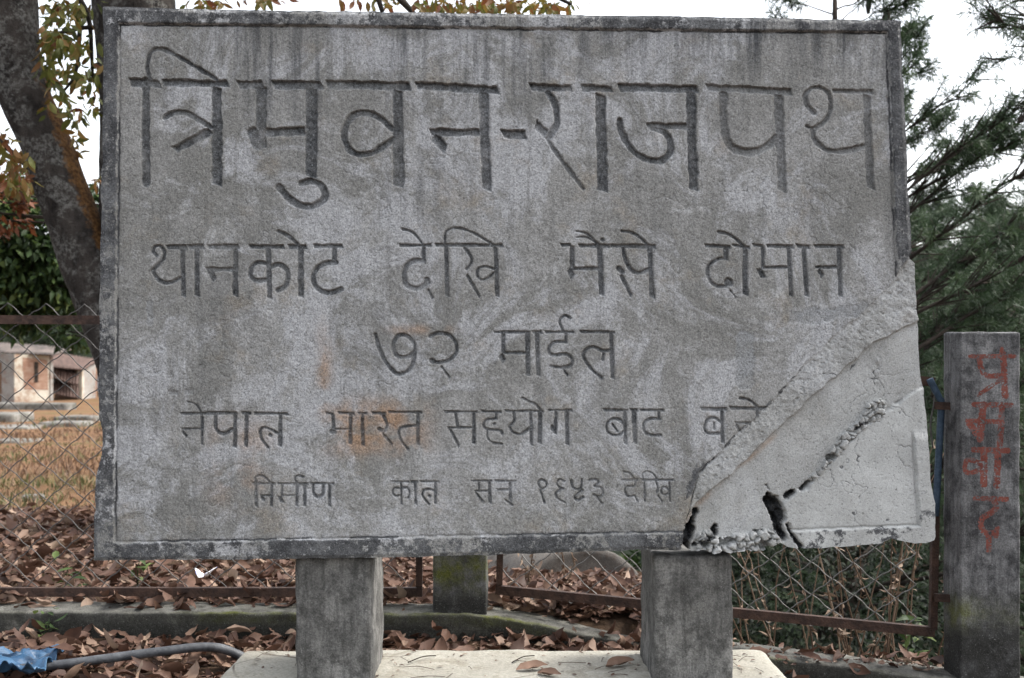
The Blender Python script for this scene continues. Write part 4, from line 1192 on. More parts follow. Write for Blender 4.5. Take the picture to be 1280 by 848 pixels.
rc = at(722, 776, 5.5); rc[2] = -0.35
ring_o = MB(); nseg = 48
th = np.linspace(0, 2 * pi, nseg, endpoint=False)
R0, R1, Ln = 0.36, 0.31, 0.62
dirv = np.array([-0.42, 0.90, 0.02]); dirv /= np.linalg.norm(dirv)
su = np.cross(dirv, (0, 0, 1)); su /= np.linalg.norm(su); uv_ = np.cross(su, dirv)
loops = []
for r_, o_ in ((0.02, 0.012), (R1, 0.010), (R1 + 0.012, 0.0), (R0 - 0.008, 0.0), (R0, 0.008), (R0, Ln), (0.02, Ln)):
    loops.append(rc + dirv * o_ + su * (r_ * np.cos(th))[:, None] * 1.15 + uv_ * (r_ * np.sin(th))[:, None])
rv_ = np.concatenate(loops); rv_ += 0.004 * fbm(rv_[:, 0] * 12, rv_[:, 1] * 12, rv_[:, 2] * 12, 3)[:, None]
a = np.arange(nseg); b = (a + 1) % nseg
rq = np.concatenate([np.stack([k * nseg + a, k * nseg + b, (k + 1) * nseg + b, (k + 1) * nseg + a], -1) for k in range(len(loops) - 1)])
tag(ring_o.add(rv_, rq).build("concrete_pipe_section", M_RING), "half buried round concrete pipe section behind the fence between the sign's posts", "concrete pipe")

# ------------------------------------------------------------------ broadleaf tree behind the sign
DT = 5.8
KT = DT / F
tree = thing("broadleaf_tree", "large forked broadleaf tree with lichen covered trunk behind the sign's left end", "tree", at(140, 720, DT))
tmb = MB()


def limb(pts, seed, n=40, sub=14, y_bend=0.0):
    p = np.array([(*at(a_, b_, DT + y_bend * k / len(pts)), r_ * KT) for k, (a_, b_, r_) in enumerate(pts)])
    s_ = spline(p, sub)
    v, q, t = tube(s_[:, :3], s_[:, 3], n, True, 0.10, seed)
    ctr = np.repeat(s_[:, :3], n, axis=0)
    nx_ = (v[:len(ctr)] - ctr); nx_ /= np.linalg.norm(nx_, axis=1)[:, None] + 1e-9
    moss = np.concatenate([np.clip(1.3 * nx_[:, 0] - 0.42, 0, 1), np.zeros(len(v) - len(ctr))])  # right-hand side of the limb: moss with painted sunlight
    return v, q, t, moss


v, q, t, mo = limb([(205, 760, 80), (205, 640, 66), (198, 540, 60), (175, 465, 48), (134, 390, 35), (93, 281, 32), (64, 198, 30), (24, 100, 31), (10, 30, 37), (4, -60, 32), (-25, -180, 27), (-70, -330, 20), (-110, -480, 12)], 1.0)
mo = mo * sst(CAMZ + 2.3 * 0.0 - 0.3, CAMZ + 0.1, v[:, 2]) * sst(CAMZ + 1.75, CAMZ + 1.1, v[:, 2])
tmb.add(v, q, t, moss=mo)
v, q, t, mo = limb([(196, 570, 50), (186, 440, 50), (174, 300, 46), (172, 130, 46), (165, 0, 50), (160, -90, 46), (175, -210, 38), (215, -340, 26), (250, -480, 14)], 5.0)
tmb.add(v, q, t, moss=mo * 0.0)
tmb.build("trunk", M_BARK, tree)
bm_ = MB()
BR = [[(165, -60, 16), (280, -100, 13), (420, -60, 9), (480, -20, 6), (520, 20, 3)], [(480, -30, 6), (600, -40, 5), (680, -10, 3), (715, 6, 2)], [(165, 5, 8), (130, 32, 4), (105, 35, 3), (70, 42, 2)],
      [(10, -20, 8), (60, -60, 7), (100, 0, 4), (112, 30, 3), (116, 100, 2)], [(460, -40, 5), (470, -10, 4), (478, 15, 3)], [(-60, 20, 8), (-20, 150, 5), (20, 195, 3), (40, 215, 2)],
      [(100, 35, 3), (95, 90, 2), (75, 120, 1.5)], [(-20, -150, 18), (-150, -200, 14), (-260, -210, 9)], [(230, -330, 16), (400, -400, 12), (560, -420, 8)], [(-60, -300, 14), (60, -420, 10), (140, -520, 6)]]
for k, pts in enumerate(BR):
    p = np.array([(*at(a_, b_, DT - 0.15 + 0.1 * (k % 4)), r_ * KT) for a_, b_, r_ in pts])
    s_ = spline(p, 6)
    bm_.add(*tube(s_[:, :3], s_[:, 3], 8, True, 0.1, k))
bm_.build("branch", M_TWIG, tree)
cm = MB(); cr = np.random.default_rng(33)
CL = [(85, 12, 38, 14, 70), (64, 45, 14, 22, 46), (60, 78, 12, 20, 36), (74, 50, 14, 14, 26), (100, 58, 20, 16, 22), (100, 95, 18, 18, 26), (80, 85, 14, 12, 16), (118, 92, 8, 26, 20), (66, 105, 8, 14, 16), (82, 130, 7, 16, 14), (98, 145, 8, 14, 14), (118, 130, 8, 12, 10),
      (92, 175, 7, 10, 9), (95, 188, 5, 6, 4), (58, 135, 6, 14, 10), (124, 222, 5, 8, 6), (18, 205, 22, 18, 60), (6, 175, 8, 16, 14), (20, 228, 24, 10, 40), (612, 6, 85, 8, 120), (545, 8, 25, 7, 34), (690, 7, 32, 6, 26), (262, 3, 22, 5, 18), (480, 2, 18, 6, 12), (440, 0, 14, 4, 6), (330, -2, 30, 5, 14)]
for cx_, cy_, rx_, ry_, n_ in CL:
    n_ = int(n_ * 1.7)
    x = cr.normal(cx_, rx_ * 0.55, n_); y = cr.normal(cy_, ry_ * 0.55, n_); dd = DT + cr.uniform(-0.5, 0.9, n_)
    pos = np.stack([(x - 640) / F * dd, dd, CAMZ - (y - HZ) / F * dd], -1)
    ax = np.stack([cr.normal(0, 0.6, n_), cr.normal(0, 0.4, n_), cr.normal(-0.7, 0.5, n_)], -1)
    nr = cr.normal(0, 1, (n_, 3)); nr[:, 1] -= 0.6
    L = cr.uniform(0.035, 0.082, n_)
    tint = np.clip(cr.normal(0.42 if cx_ < 130 else 0.6, 0.25, n_) + (0.25 if cy_ > 170 else 0), 0, 1)
    leaf_mesh(cm, pos, ax, nr, L, L * cr.uniform(0.32, 0.45, n_), cr.uniform(0, 0.5, n_), cr.normal(0, 0.3, n_), 4, tint, cr)
for k in range(60):        # the crown above the frame, sparse
    c_ = at(cr.uniform(-330, 620), cr.uniform(-560, -90), DT + cr.uniform(-0.9, 1.4))
    n_ = 26
    pos = c_ + cr.normal(0, 0.17, (n_, 3))
    ax = np.stack([cr.normal(0, 0.6, n_), cr.normal(0, 0.6, n_), cr.normal(-0.6, 0.5, n_)], -1)
    L = cr.uniform(0.06, 0.12, n_)
    leaf_mesh(cm, pos, ax, cr.normal(0, 1, (n_, 3)), L, L * 0.4, cr.uniform(0, 0.5, n_), cr.normal(0, 0.3, n_), 3, np.clip(cr.normal(0.5, 0.25, n_), 0, 1), cr)
cm.build("crown", M_CROWN, tree)

# ------------------------------------------------------------------ shrubs left, behind the fence
def leafy(mb, c, r, n, size, rng, clump=14, hollow=0.5):
    m = max(1, n // clump)
    d = rng.normal(0, 1, (m, 3)); d /= np.linalg.norm(d, axis=1)[:, None]
    rad = rng.uniform(hollow, 1.05, m) ** 0.7
    lump = 1 + 0.35 * fbm(d[:, 0] * 1.7 + c[0], d[:, 1] * 1.7, d[:, 2] * 1.7, 3)
    cc = np.asarray(c) + d * (rad * lump)[:, None] * np.asarray(r)
    pos = np.repeat(cc, clump, axis=0) + rng.normal(0, 1, (m * clump, 3)) * np.asarray(r) * 0.10
    n_ = len(pos)
    dd = np.repeat(d, clump, axis=0)
    ax = dd + rng.normal(0, 0.7, (n_, 3)); ax[:, 2] -= 0.45
    nr = dd * 0.6 + rng.normal(0, 0.5, (n_, 3)); nr[:, 2] += 0.5
    L = rng.uniform(0.6, 1.3, n_) * size
    tint = np.clip(np.repeat(rng.normal(0.42, 0.22, m), clump) + rng.normal(0, 0.16, n_), 0, 1)
    leaf_mesh(mb, pos, ax, nr, L, L * rng.uniform(0.35, 0.5, n_), rng.uniform(0, 0.5, n_), rng.normal(0, 0.25, n_), 2, tint, rng)


sr_ = np.random.default_rng(44)


def shrub(name, label, cat, cpx, cpy, d, rpx, rpy, n, size, mat, group=None, ndepth=0.7, stem=0.022, bpx=176):
    c = at(cpx, cpy, d); k = d / F
    bp_ = at(bpx, 0, d); bz = float(terrain(bp_[0], d))
    root = thing(name, label, cat, (bp_[0], d, bz), group)
    mb = MB(); leafy(mb, c, (rpx * k, rpx * k * ndepth, rpy * k), n, size, sr_)
    mb.build("crown", mat, root)
    tb = MB()
    for i_ in range(6):
        e = c + sr_.normal(0, 0.45, 3) * np.array([rpx * k, rpx * k * ndepth, rpy * k])
        s_ = np.array([bp_[0], d, bz - 0.05]) + sr_.normal(0, 0.05, 3) * (1, 1, 0)
        m__ = np.array([bp_[0] * 0.75 + e[0] * 0.25, d, 0.45 * e[2] + 0.55 * bz]) + sr_.normal(0, 0.06, 3)
        m2_ = np.array([bp_[0] * 0.97 + e[0] * 0.03, d, 0.9 * e[2] + 0.1 * bz])
        sp_ = spline(np.array([s_, m__ * (0, 1, 1) + (s_[0], 0, 0), m2_, e]), 6)
        tb.add(*tube(sp_, np.linspace(stem, 0.008, len(sp_)), 7))
    tb.build("trunk", M_TWIG, root)
    return root


shrub("broadleaf_shrub", "dense dark green leafy tree behind the left fence, beside the forked trunk", "shrub", 36, 318, 9.5, 100, 84, 10500, 0.095, M_BUSH)
shrub("broadleaf_shrub", "sapling with russet leaves at the left edge above the dark shrub", "shrub", -4, 258, 8.6, 40, 34, 420, 0.075, M_REDLEAF, stem=0.007)
shrub("broadleaf_shrub", "bright green low branch of leaves hanging behind the fence beside the shed roofs", "shrub", 100, 416, 12.0, 34, 20, 520, 0.10, M_BUSH)

shrub("dark_bush", "dark green bush beyond the concrete pipe section, seen between the sign's posts", "shrub", 815, 722, 7.6, 62, 42, 1500, 0.07, M_BUSH, bpx=830)
shrub("dark_bush", "dark green undergrowth on the slope behind the right-hand fence panel", "shrub", 1050, 755, 8.0, 190, 95, 5200, 0.055, M_SHADE, bpx=1060)

# ------------------------------------------------------------------ pines on the right
pr = np.random.default_rng(55)


def needles(mb, pos, dr, n, L, w, rng, tint):
    m = len(pos)
    dr = dr / (np.linalg.norm(dr, axis=1)[:, None] + 1e-9)
    P = np.repeat(pos, n, axis=0); D_ = np.repeat(dr, n, axis=0)
    a_ = D_ * rng.uniform(0.0, 0.9, (m * n, 1)) + rng.normal(0, 0.62, (m * n, 3))
    a_ /= np.linalg.norm(a_, axis=1)[:, None] + 1e-9
    ln = L * rng.uniform(0.7, 1.15, (m * n, 1))
    side = np.cross(a_, rng.normal(0, 1, (m * n, 3))); side /= np.linalg.norm(side, axis=1)[:, None] + 1e-9
    base = P + D_ * rng.uniform(-0.06, 0.02, (m * n, 1))
    tip = base + a_ * ln; tip[:, 2] -= 0.18 * ln[:, 0]
    midp = base + a_ * ln * 0.5
    v = np.stack([base, midp + side * w / 2, tip, midp - side * w / 2], 1).reshape(-1, 3)
    q = np.arange(m * n * 4).reshape(-1, 4)
    tt = np.clip(np.repeat(np.repeat(tint, n) + rng.normal(0, 0.12, m * n), 4), 0, 1)
    mb.add(v, q, tint=tt)


def pine(name, label, base, height, radius, nbr, ntuft, rng, group=None, r0=0.14, taper=0.75, prof=None, first=0.15, needle=0.17, nn=16, w=0.006, rise=0.55, cones=0, lean=(0, 0), az=None):
    base = np.asarray(base, float)
    root = thing(name, label, "tree", base, group)
    hs_ = np.linspace(0, 1, 14)
    tr_ = np.stack([base[0] + lean[0] * hs_ + 0.05 * np.sin(hs_ * 5), base[1] + lean[1] * hs_ + 0.04 * np.cos(hs_ * 4), base[2] - 0.2 + hs_ * (height + 0.2)], -1)
    tb = MB(); tb.add(*tube(tr_, r0 * (1 - 0.9 * hs_), 12, True, 0.12, 2.0)); tb.build("trunk", M_PBARK, root)
    bmb = MB(); nm = MB(); tips = []
    for b_ in range(nbr):
        f = first + (1 - first) * (b_ + rng.random()) / nbr
        p0 = np.array([np.interp(f, hs_, tr_[:, k]) for k in range(3)])
        A = az(b_) if az else b_ * 2.4 + rng.normal(0, 0.3)
        Lb = radius * ((1.05 - taper * f) if prof is None else float(np.interp(f, *prof))) * rng.uniform(0.75, 1.2) + (0.25 if prof is None else 0.1)
        d0 = np.array([cos(A), sin(A), rise * rng.uniform(0.5, 1.3)]); d0 /= np.linalg.norm(d0)
        s_ = np.linspace(0, 1, 9)[:, None]
        pth = p0 + d0 * Lb * s_ + np.array([0, 0, 0.10 * Lb]) * (s_ ** 2 - 0.6 * s_) * rng.uniform(-1.5, 1.0) + 0.03 * rng.normal(0, 1, (9, 3)) * s_
        bmb.add(*tube(pth, 0.030 * (0.35 + 0.5 * (1 - f)) * (1 - 0.85 * s_[:, 0]) * (Lb / 1.5) ** 0.5, 6))
        nt = max(3, int(ntuft * Lb / radius))
        pos = []; drs = []
        for k in range(nt):
            u = rng.uniform(0.28, 1.0) ** 0.8
            q0 = np.array([np.interp(u, s_[:, 0], pth[:, c]) for c in range(3)])
            side = np.cross(d0, (0, 0, 1)); side /= np.linalg.norm(side)
            tw = d0 * 0.8 + side * rng.normal(0, 0.75) + np.array([0, 0, rng.normal(0.12, 0.35)])
            tw /= np.linalg.norm(tw); tl_ = rng.uniform(0.08, 0.42) * (1.1 - 0.55 * u) * min(1.3, Lb)
            if tl_ > 0.12:
                bmb.add(*tube(np.array([q0, q0 + tw * tl_ * 0.5, q0 + tw * tl_]), [0.008, 0.006, 0.003], 4, False)[:2])
            pos.append(q0 + tw * tl_); drs.append(tw)
        pos.append(pth[-1]); drs.append(d0)
        pos = np.array(pos); drs = np.array(drs)
        needles(nm, pos, drs, nn, needle, w, rng, np.clip(rng.normal(0.45, 0.22, len(pos)), 0, 1))
        tips += [p for p in pos[:3]]
    bmb.build("branch", M_PBARK, root)
    nm.build("crown", M_NEEDLE, root)
    for k in range(cones):
        c_ = tips[int(rng.integers(len(tips)))] - np.array([0, 0, 0.02])
        v, q, t = tube(np.array([c_, c_ - (0, 0, 0.02), c_ - (0.004, 0, 0.06), c_ - (0.008, 0, 0.11), c_ - (0.01, 0, 0.13)]), [0.006, 0.020, 0.024, 0.014, 0.003], 8)
        MB().add(v, q, t).build("cone", M_PBARK, root)
    return root


b0 = at(1050, 0, 9.0)
zb = float(terrain(b0[0], 9.0))
# azimuths favouring the sides so that the long rising boughs fan out to left and right
pine("pine_tree", "tall airy pine with long rising boughs and hanging cones directly behind the sign's right end", (b0[0], 9.0, zb), 4.0 - zb, 2.1, 66, 40, pr, cones=9, rise=0.72, first=0.30, prof=([0.3, 0.6, 0.70, 0.78, 0.86, 1.0], [1.1, 0.98, 0.78, 0.46, 0.32, 0.22]),
     az=lambda b_: (0.1 if b_ % 3 else pi - 0.15) + pr.normal(0, 0.65), nn=44, needle=0.10, w=0.0075)
b1 = at(1330, 0, 13.0); zb = float(terrain(b1[0], 13.0))
pine("pine_tree", "dense younger pine filling the right edge behind the red lettered post", (b1[0], 13.0, zb), 2.5 - zb, 3.0, 60, 44, pr, rise=0.30, first=0.1, nn=36, needle=0.15, w=0.0085)
b3 = at(1120, 0, 16.0); zb = float(terrain(b3[0], 16.0))
p3 = pine("pine_tree", "broad pine standing down the slope between the sign and the right post", (b3[0], 16.0, zb), 2.6 - zb, 3.2, 60, 44, pr, rise=0.30, first=0.1, nn=34, needle=0.17, w=0.010)
for x_, y_, sc_ in ((9.6, 20.5, 0.95), (6.0, 22.0, 1.0), (12.5, 25.0, 1.05), (9.0, 28.0, 1.0), (3.4, 24.0, 0.9)):
    copy_tree(p3, (x_, y_, float(terrain(x_, y_))), x_ * 2.0, sc_, "pine of the stand further down the slope on the right", "pines further down the slope")
b4 = at(1420, 0, 6.6); zb = float(terrain(b4[0], 6.6))
t4 = pine("pine_tree", "pine whose needle bough reaches into the top right corner against the sky", (b4[0], 6.6, zb), 3.62 - zb, 1.5, 16, 26, pr, rise=0.30, first=0.80, nn=26, needle=0.10, w=0.005,
          az=lambda b_: pi + pr.normal(0, 0.5))

# ------------------------------------------------------------------ forest further off
fr = np.random.default_rng(66)
protos = []
for k in range(3):
    mb = MB()
    for s_ in range(5):
        leafy(mb, (fr.normal(0, 0.9), fr.normal(0, 0.9), 3.0 + 1.2 * s_), (2.1 - 0.28 * s_, 2.1 - 0.28 * s_, 1.3), 1000, 0.32, fr, 10, 0.35)
    me_o = mb
    root = thing("evergreen_tree", "x", "tree", (0, 0, 0))
    me_o.build("crown", M_FAR, root)
    MB().add(*tube(np.array([(0, 0, -0.4), (0.1, 0, 2.5), (0, 0.1, 6.5)]), [0.22, 0.16, 0.04], 8)).build("trunk", M_PBARK, root)
    protos.append(root)
spots = []
for k in range(26):      # left, beyond the sheds
    spots.append((fr.uniform(-40, 2), fr.uniform(58, 95), 0))
for k in range(40):      # right, across the valley
    y_ = fr.uniform(34, 95)
    spots.append((fr.uniform(0.10, 0.60) * y_, y_, 1))
for k in range(18):
    y_ = fr.uniform(80, 150); spots.append((fr.uniform(-0.55, -0.02) * y_, y_, 0))
for k in range(34):
    y_ = fr.uniform(75, 150); spots.append((fr.uniform(0.26, 0.55) * y_, y_, 1))
for x_, y_ in ((-17.5, 58), (-23, 56), (-19.5, 60), (-26, 60)):
    spots.append((x_, y_, 0 if x_ < 0 else 1))
LAB = ("dark evergreen tree of the wood on the rise behind the sheds, left of the sign", "dark evergreen tree of the wood across the valley, right of the sign")
GRP = ("trees of the wood behind the sheds", "trees of the wood across the valley")
for i_, (x_, y_, s_) in enumerate(spots):
    z_ = float(terrain(x_, y_))
    pr_ = protos[i_ % 3]
    sc_ = fr.uniform(0.8, 1.15) * (1.0 if y_ > 40 else 0.72) * (0.62 if s_ == 0 else 1.0)
    if i_ < 3:
        pr_.location = (x_, y_, z_); pr_.scale = (sc_,) * 3; pr_["label"] = LAB[s_]; pr_["group"] = GRP[s_]
    else:
        copy_tree(pr_, (x_, y_, z_), fr.uniform(0, 6.3), sc_, LAB[s_], GRP[s_])

# ------------------------------------------------------------------ dry weeds behind the right fence panel
wr = np.random.default_rng(77)


def weed(loc, hgt, label, group, seed, name="dry_weed"):
    rg = np.random.default_rng(seed)
    loc = np.asarray(loc, float)
    mb = MB()
    for s_ in range(int(rg.integers(1, 4))):
        lean = rg.normal(0, 0.16, 2); hh = hgt * rg.uniform(0.7, 1.05)
        t = np.linspace(0, 1, 8)[:, None]
        top = np.array([lean[0] * hh, lean[1] * hh, hh])
        bend = np.array([rg.normal(0, 0.12) * hh, 0, 0])
        pth = loc + top * t + bend * t ** 3 + 0.008 * rg.normal(0, 1, (8, 3))
        mb.add(*tube(pth, 0.0042 * (1 - 0.7 * t[:, 0]), 5), tint=rg.uniform(0.2, 0.7))
        nl = int(rg.integers(12, 24))
        u = rg.uniform(0.25, 1.0, nl)
        pos = np.stack([np.interp(u, t[:, 0], pth[:, c]) for c in range(3)], -1)
        ax = rg.normal(0, 0.8, (nl, 3)); ax[:, 2] -= 0.5
        L = rg.uniform(0.015, 0.042, nl) * (0.7 + 0.5 * (1 - u))
        leaf_mesh(mb, pos, ax, rg.normal(0, 1, (nl, 3)), L, L * 0.35, rg.uniform(0, 1, nl), rg.normal(0, 0.6, nl), 3, rg.uniform(0.1, 0.9, nl), rg)
    return tag(mb.build(name, M_WEED), label, "weed", group)


WL = "thin brown dried weed stalks rising behind the right-hand chain-link panel"
for k, (x_, d_, h_) in enumerate([(965, 4.05, .62), (1000, 4.0, .85), (1040, 4.1, .80), (1085, 4.0, .55), (1102, 3.95, .95), (1112, 3.98, 1.0), (1130, 3.95, .75), (1148, 4.0, .68), (935, 4.1, .6), (1060, 4.2, .75), (1022, 3.95, .5), (950, 4.2, .7), (1165, 3.9, .5), (985, 4.25, .8), (1092, 4.1, .8), (1075, 3.9, .35)]):
    X_ = (x_ - 640) / F * d_
    z_ = max(float(terrain(X_, d_)), -0.35) if d_ < 4.3 else float(terrain(X_, d_))
    weed((X_, d_, float(terrain(X_, d_))), h_ + (-0.1 - float(terrain(X_, d_))), WL, "dried weeds behind the right-hand panel", 100 + k)
for k, (x_, d_, h_, lab) in enumerate([(704, 4.5, .36, "dried weed with pale seed heads in front of the concrete pipe section"), (652, 4.4, .22, "short dry weed stalk by the rusty end bar of the fence panel"), (668, 4.6, .2, "short dry weed stalk among the leaves left of the concrete pipe section")]):
    X_ = (x_ - 640) / F * d_
    weed((X_, d_, float(terrain(X_, d_))), h_, lab, None, 140 + k)
for k, (x_, d_) in enumerate([(60, 6.4), (82, 4.3), (150, 4.25)]):
    pass


def green_weed(loc, n, size, label, seed):
    rg = np.random.default_rng(seed); mb = MB(); loc = np.asarray(loc, float)
    pos = loc + rg.normal(0, 0.02, (n, 3)) + np.stack([np.zeros(n), np.zeros(n), rg.uniform(0, size, n)], -1)
    ax = np.stack([rg.normal(0, 1, n), rg.normal(0, 1, n), rg.uniform(-0.1, 0.7, n)], -1)
    leaf_mesh(mb, pos, ax, np.stack([rg.normal(0, .3, n), rg.normal(0, .3, n), np.ones(n)], -1), rg.uniform(0.4, 1, n) * size * 0.7, rg.uniform(0.2, 0.35, n) * size * 0.7, rg.uniform(0, .5, n), rg.normal(-0.2, .2, n), 3, rg.uniform(0.4, 1, n), rg)
    mb.add(*tube(np.array([loc - (0, 0, 0.02), loc + (0, 0, size * 0.5), loc + (0.01, 0, size)]), [0.003, 0.002, 0.001], 5), tint=0.3)
    return tag(mb.build("green_weed", M_BUSH), label, "weed")


p_ = at(82, 725, 4.15); green_weed((p_[0], p_[1], float(terrain(p_[0], p_[1]))), 16, 0.12, "small green weed among the leaves behind the left fence rail", 201)
p_ = at(172, 712, 4.3); green_weed((p_[0], p_[1], float(terrain(p_[0], p_[1])) + 0.02), 10, 0.10, "pale green weed sprig in the leaves under the sign", 202)
p_ = at(58, 790, 3.72); green_weed((p_[0], p_[1], 0.0), 22, 0.08, "green creeper growing on the mossy face of the kerb", 203)
p_ = at(1155, 800, 3.72); green_weed((p_[0], p_[1] + 0.12, -0.06), 18, 0.10, "small yellow-green weed at the foot of the red lettered post", 204)

# dry grass on the slope
gr = np.random.default_rng(88); gm = MB()
n_ = 9000
y_ = 7.0 + 26 * gr.random(n_) ** 1.7; x_ = gr.uniform(-0.50, -0.30, n_) * y_ * 1.0
x_ = np.where(gr.random(n_) < 0.25, gr.uniform(-0.33, 0.0, n_) * y_, x_)
z_ = terrain(x_, y_)
ax = np.stack([gr.normal(0, 0.45, n_), gr.normal(0, 0.45, n_), np.ones(n_)], -1)
L = gr.uniform(0.03, 0.11, n_) * (0.7 + y_ * 0.02) * (0.5 + 1.0 * (fbm(x_ * 0.9, y_ * 0.9, 2.0, 3) > -0.05))
leaf_mesh(gm, np.stack([x_, y_, z_], -1), ax, gr.normal(0, 1, (n_, 3)), L, 0.006 + 0.0009 * y_, np.zeros(n_), gr.normal(0, .5, n_), 2, np.clip(gr.normal(0.40, 0.22, n_) + 0.5 * (fbm(x_ * 0.5, y_ * 0.5, 7.0, 3) > 0.22), 0, 1), gr)
o = gm.build("dry_grass", M_GRASSDRY); kind(o, "stuff"); o["label"] = "dry orange grass on the slope below the sheds"; o["category"] = "grass"

# ------------------------------------------------------------------ sheds and slabs on the slope
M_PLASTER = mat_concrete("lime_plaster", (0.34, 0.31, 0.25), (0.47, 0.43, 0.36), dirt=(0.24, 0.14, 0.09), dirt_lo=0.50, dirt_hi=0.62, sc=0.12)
M_PLAST2 = mat_concrete("shaded_plaster", (0.20, 0.19, 0.175), (0.29, 0.275, 0.255), dirt=(0.19, 0.10, 0.065), dirt_lo=0.52, dirt_hi=0.64, sc=0.12)  # darker plaster copy, wall shade put into its colour
M_BRICK = mat_simple("exposed_brick", (0.20, 0.10, 0.066), (0.30, 0.21, 0.155), 3.0, 0.9, 0.2, 0.3, stretch=(1, 1, 3))
M_TIN = mat_simple("rusty_corrugated_tin", (0.05, 0.030, 0.024), (0.115, 0.072, 0.058), 2.5, 0.7, 0.3, 0.2, stretch=(2, 2, 0.5))
M_TINGREY = mat_simple("grey_corrugated_tin", (0.040, 0.032, 0.028), (0.125, 0.098, 0.084), 1.2, 0.6, 0.3, 0.2)
M_WHITE = mat_simple("whitewash", (0.36, 0.375, 0.40), (0.43, 0.44, 0.46), 1.2, 0.85, 0.2, 0.1)
M_DARKWOOD = mat_simple("dark_timber", (0.018, 0.014, 0.012), (0.05, 0.038, 0.03), 8, 0.9, 0.2, 0.3)
M_DOOR = mat_simple("door_plank", (0.10, 0.06, 0.04), (0.18, 0.11, 0.075), 8, 0.85, 0.2, 0.3, stretch=(6, 6, 0.5))


def quadslab(p, t=0.05):
    """thin slab from four corners (counter-clockwise seen from outside), thickened inwards"""
    p = np.asarray(p, float); n = np.cross(p[1] - p[0], p[3] - p[0]); n /= np.linalg.norm(n)
    v = np.concatenate([p, p - n * t])
    q = [(0, 1, 2, 3), (7, 6, 5, 4), (0, 4, 5, 1), (1, 5, 6, 2), (2, 6, 7, 3), (3, 7, 4, 0)]
    return v, np.array(q)


def corrugated(p00, p10, p11, p01, waves, amp, n=6, t=0.02, sag=0.0):
    p00, p10, p11, p01 = [np.asarray(p, float) for p in (p00, p10, p11, p01)]
    m = waves * 6 + 1
    u, v = np.meshgrid(np.linspace(0, 1, m), np.linspace(0, 1, n))
    P = (p00 * ((1 - u) * (1 - v))[..., None] + p10 * (u * (1 - v))[..., None] + p11 * (u * v)[..., None] + p01 * ((1 - u) * v)[..., None])
    nn = np.cross(p10 - p00, p01 - p00); nn /= np.linalg.norm(nn)
    P = P + nn * (amp * np.sin(u * waves * 2 * pi))[..., None]
    P[..., 2] -= sag * np.sin(u * pi) * np.sin(v * pi)
    g = np.arange(m * n).reshape(n, m)
    q = np.stack([g[:-1, :-1], g[:-1, 1:], g[1:, 1:], g[1:, :-1]], -1).reshape(-1, 4)
    top = P.reshape(-1, 3); bot = top - nn * t
    ring_ = np.concatenate([g[0, :], g[1:, -1], g[-1, -2::-1], g[-2:0:-1, 0]])
    r2 = np.roll(ring_, -1)
    qs = np.stack([ring_, r2, r2 + m * n, ring_ + m * n], -1)
    return np.concatenate([top, bot]), np.concatenate([q, q[:, ::-1] + m * n, qs[:, ::-1]])


# shed 1: corner at px 18
ds = 50.0; ks = ds / F
A = at(18, 503, ds); gz = A[2]
B = A + np.array([1.18, 1.3, 0.0]); Cc = A + np.array([-3.2, 1.4, 0.0]); E = B + Cc - A
top = CAMZ - (443 - HZ) * ks; H1 = top - gz
s1_ = thing("shed", "old shed with patchy plaster and grey tin roof, nearest the left edge on the slope", "shed", 0.25 * (A + B + Cc + E))
up = np.array([0, 0, 1.0])
dn = np.array([0, 0, -0.3])
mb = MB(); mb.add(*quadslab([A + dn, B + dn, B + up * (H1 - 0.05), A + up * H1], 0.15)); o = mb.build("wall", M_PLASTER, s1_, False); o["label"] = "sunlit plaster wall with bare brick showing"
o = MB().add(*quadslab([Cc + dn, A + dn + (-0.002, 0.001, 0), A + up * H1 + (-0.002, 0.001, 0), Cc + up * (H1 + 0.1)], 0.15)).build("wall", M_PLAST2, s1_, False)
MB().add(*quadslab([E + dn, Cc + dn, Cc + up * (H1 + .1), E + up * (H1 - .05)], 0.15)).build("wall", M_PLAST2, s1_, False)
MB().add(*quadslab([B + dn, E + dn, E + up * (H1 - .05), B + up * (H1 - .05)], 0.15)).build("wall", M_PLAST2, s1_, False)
nf = np.cross(B - A, up); nf /= np.linalg.norm(nf)
# bare brick patch and narrow opening on the lit wall
f = lambda u, z: A + (B - A) * u + up * z
MB().add(*quadslab([f(.25, .55) + nf * .012, f(.86, .5) + nf * .012, f(.84, H1 - .25) + nf * .012, f(.2, H1 - .15) + nf * .012], 0.03)).build("brick_patch", M_BRICK, s1_, False)
MB().add(*quadslab([f(.50, .85) + nf * .03, f(.60, .85) + nf * .03, f(.60, H1 - .35) + nf * .03, f(.50, H1 - .35) + nf * .03], 0.03)).build("slit_window", M_DARKWOOD, s1_, False)
fl = lambda u, z: A + (Cc - A) * u + up * z
nl_ = np.cross(A - Cc, up); nl_ /= np.linalg.norm(nl_)
MB().add(*quadslab([fl(.42, .0) + nl_ * .02, fl(.22, .0) + nl_ * .02, fl(.22, 1.75) + nl_ * .02, fl(.42, 1.75) + nl_ * .02], 0.04)).build("door", M_DOOR, s1_, False)
r00 = Cc + (-0.5, -0.35, H1 + 0.30); r10 = A + (0.2, -0.8, H1 + 0.06); r10 = r10 + (0.2, 0, 0)
MB().add(*corrugated(A + (-3.9, 0.6, H1 + 0.22), B + (0.35, -0.9, H1 - 0.02), B + (0.55, 1.3, H1 + 0.30), A + (-3.3, 3.4, H1 + 0.62), 26, 0.03, t=0.03)).build("roof", M_TINGREY, s1_)
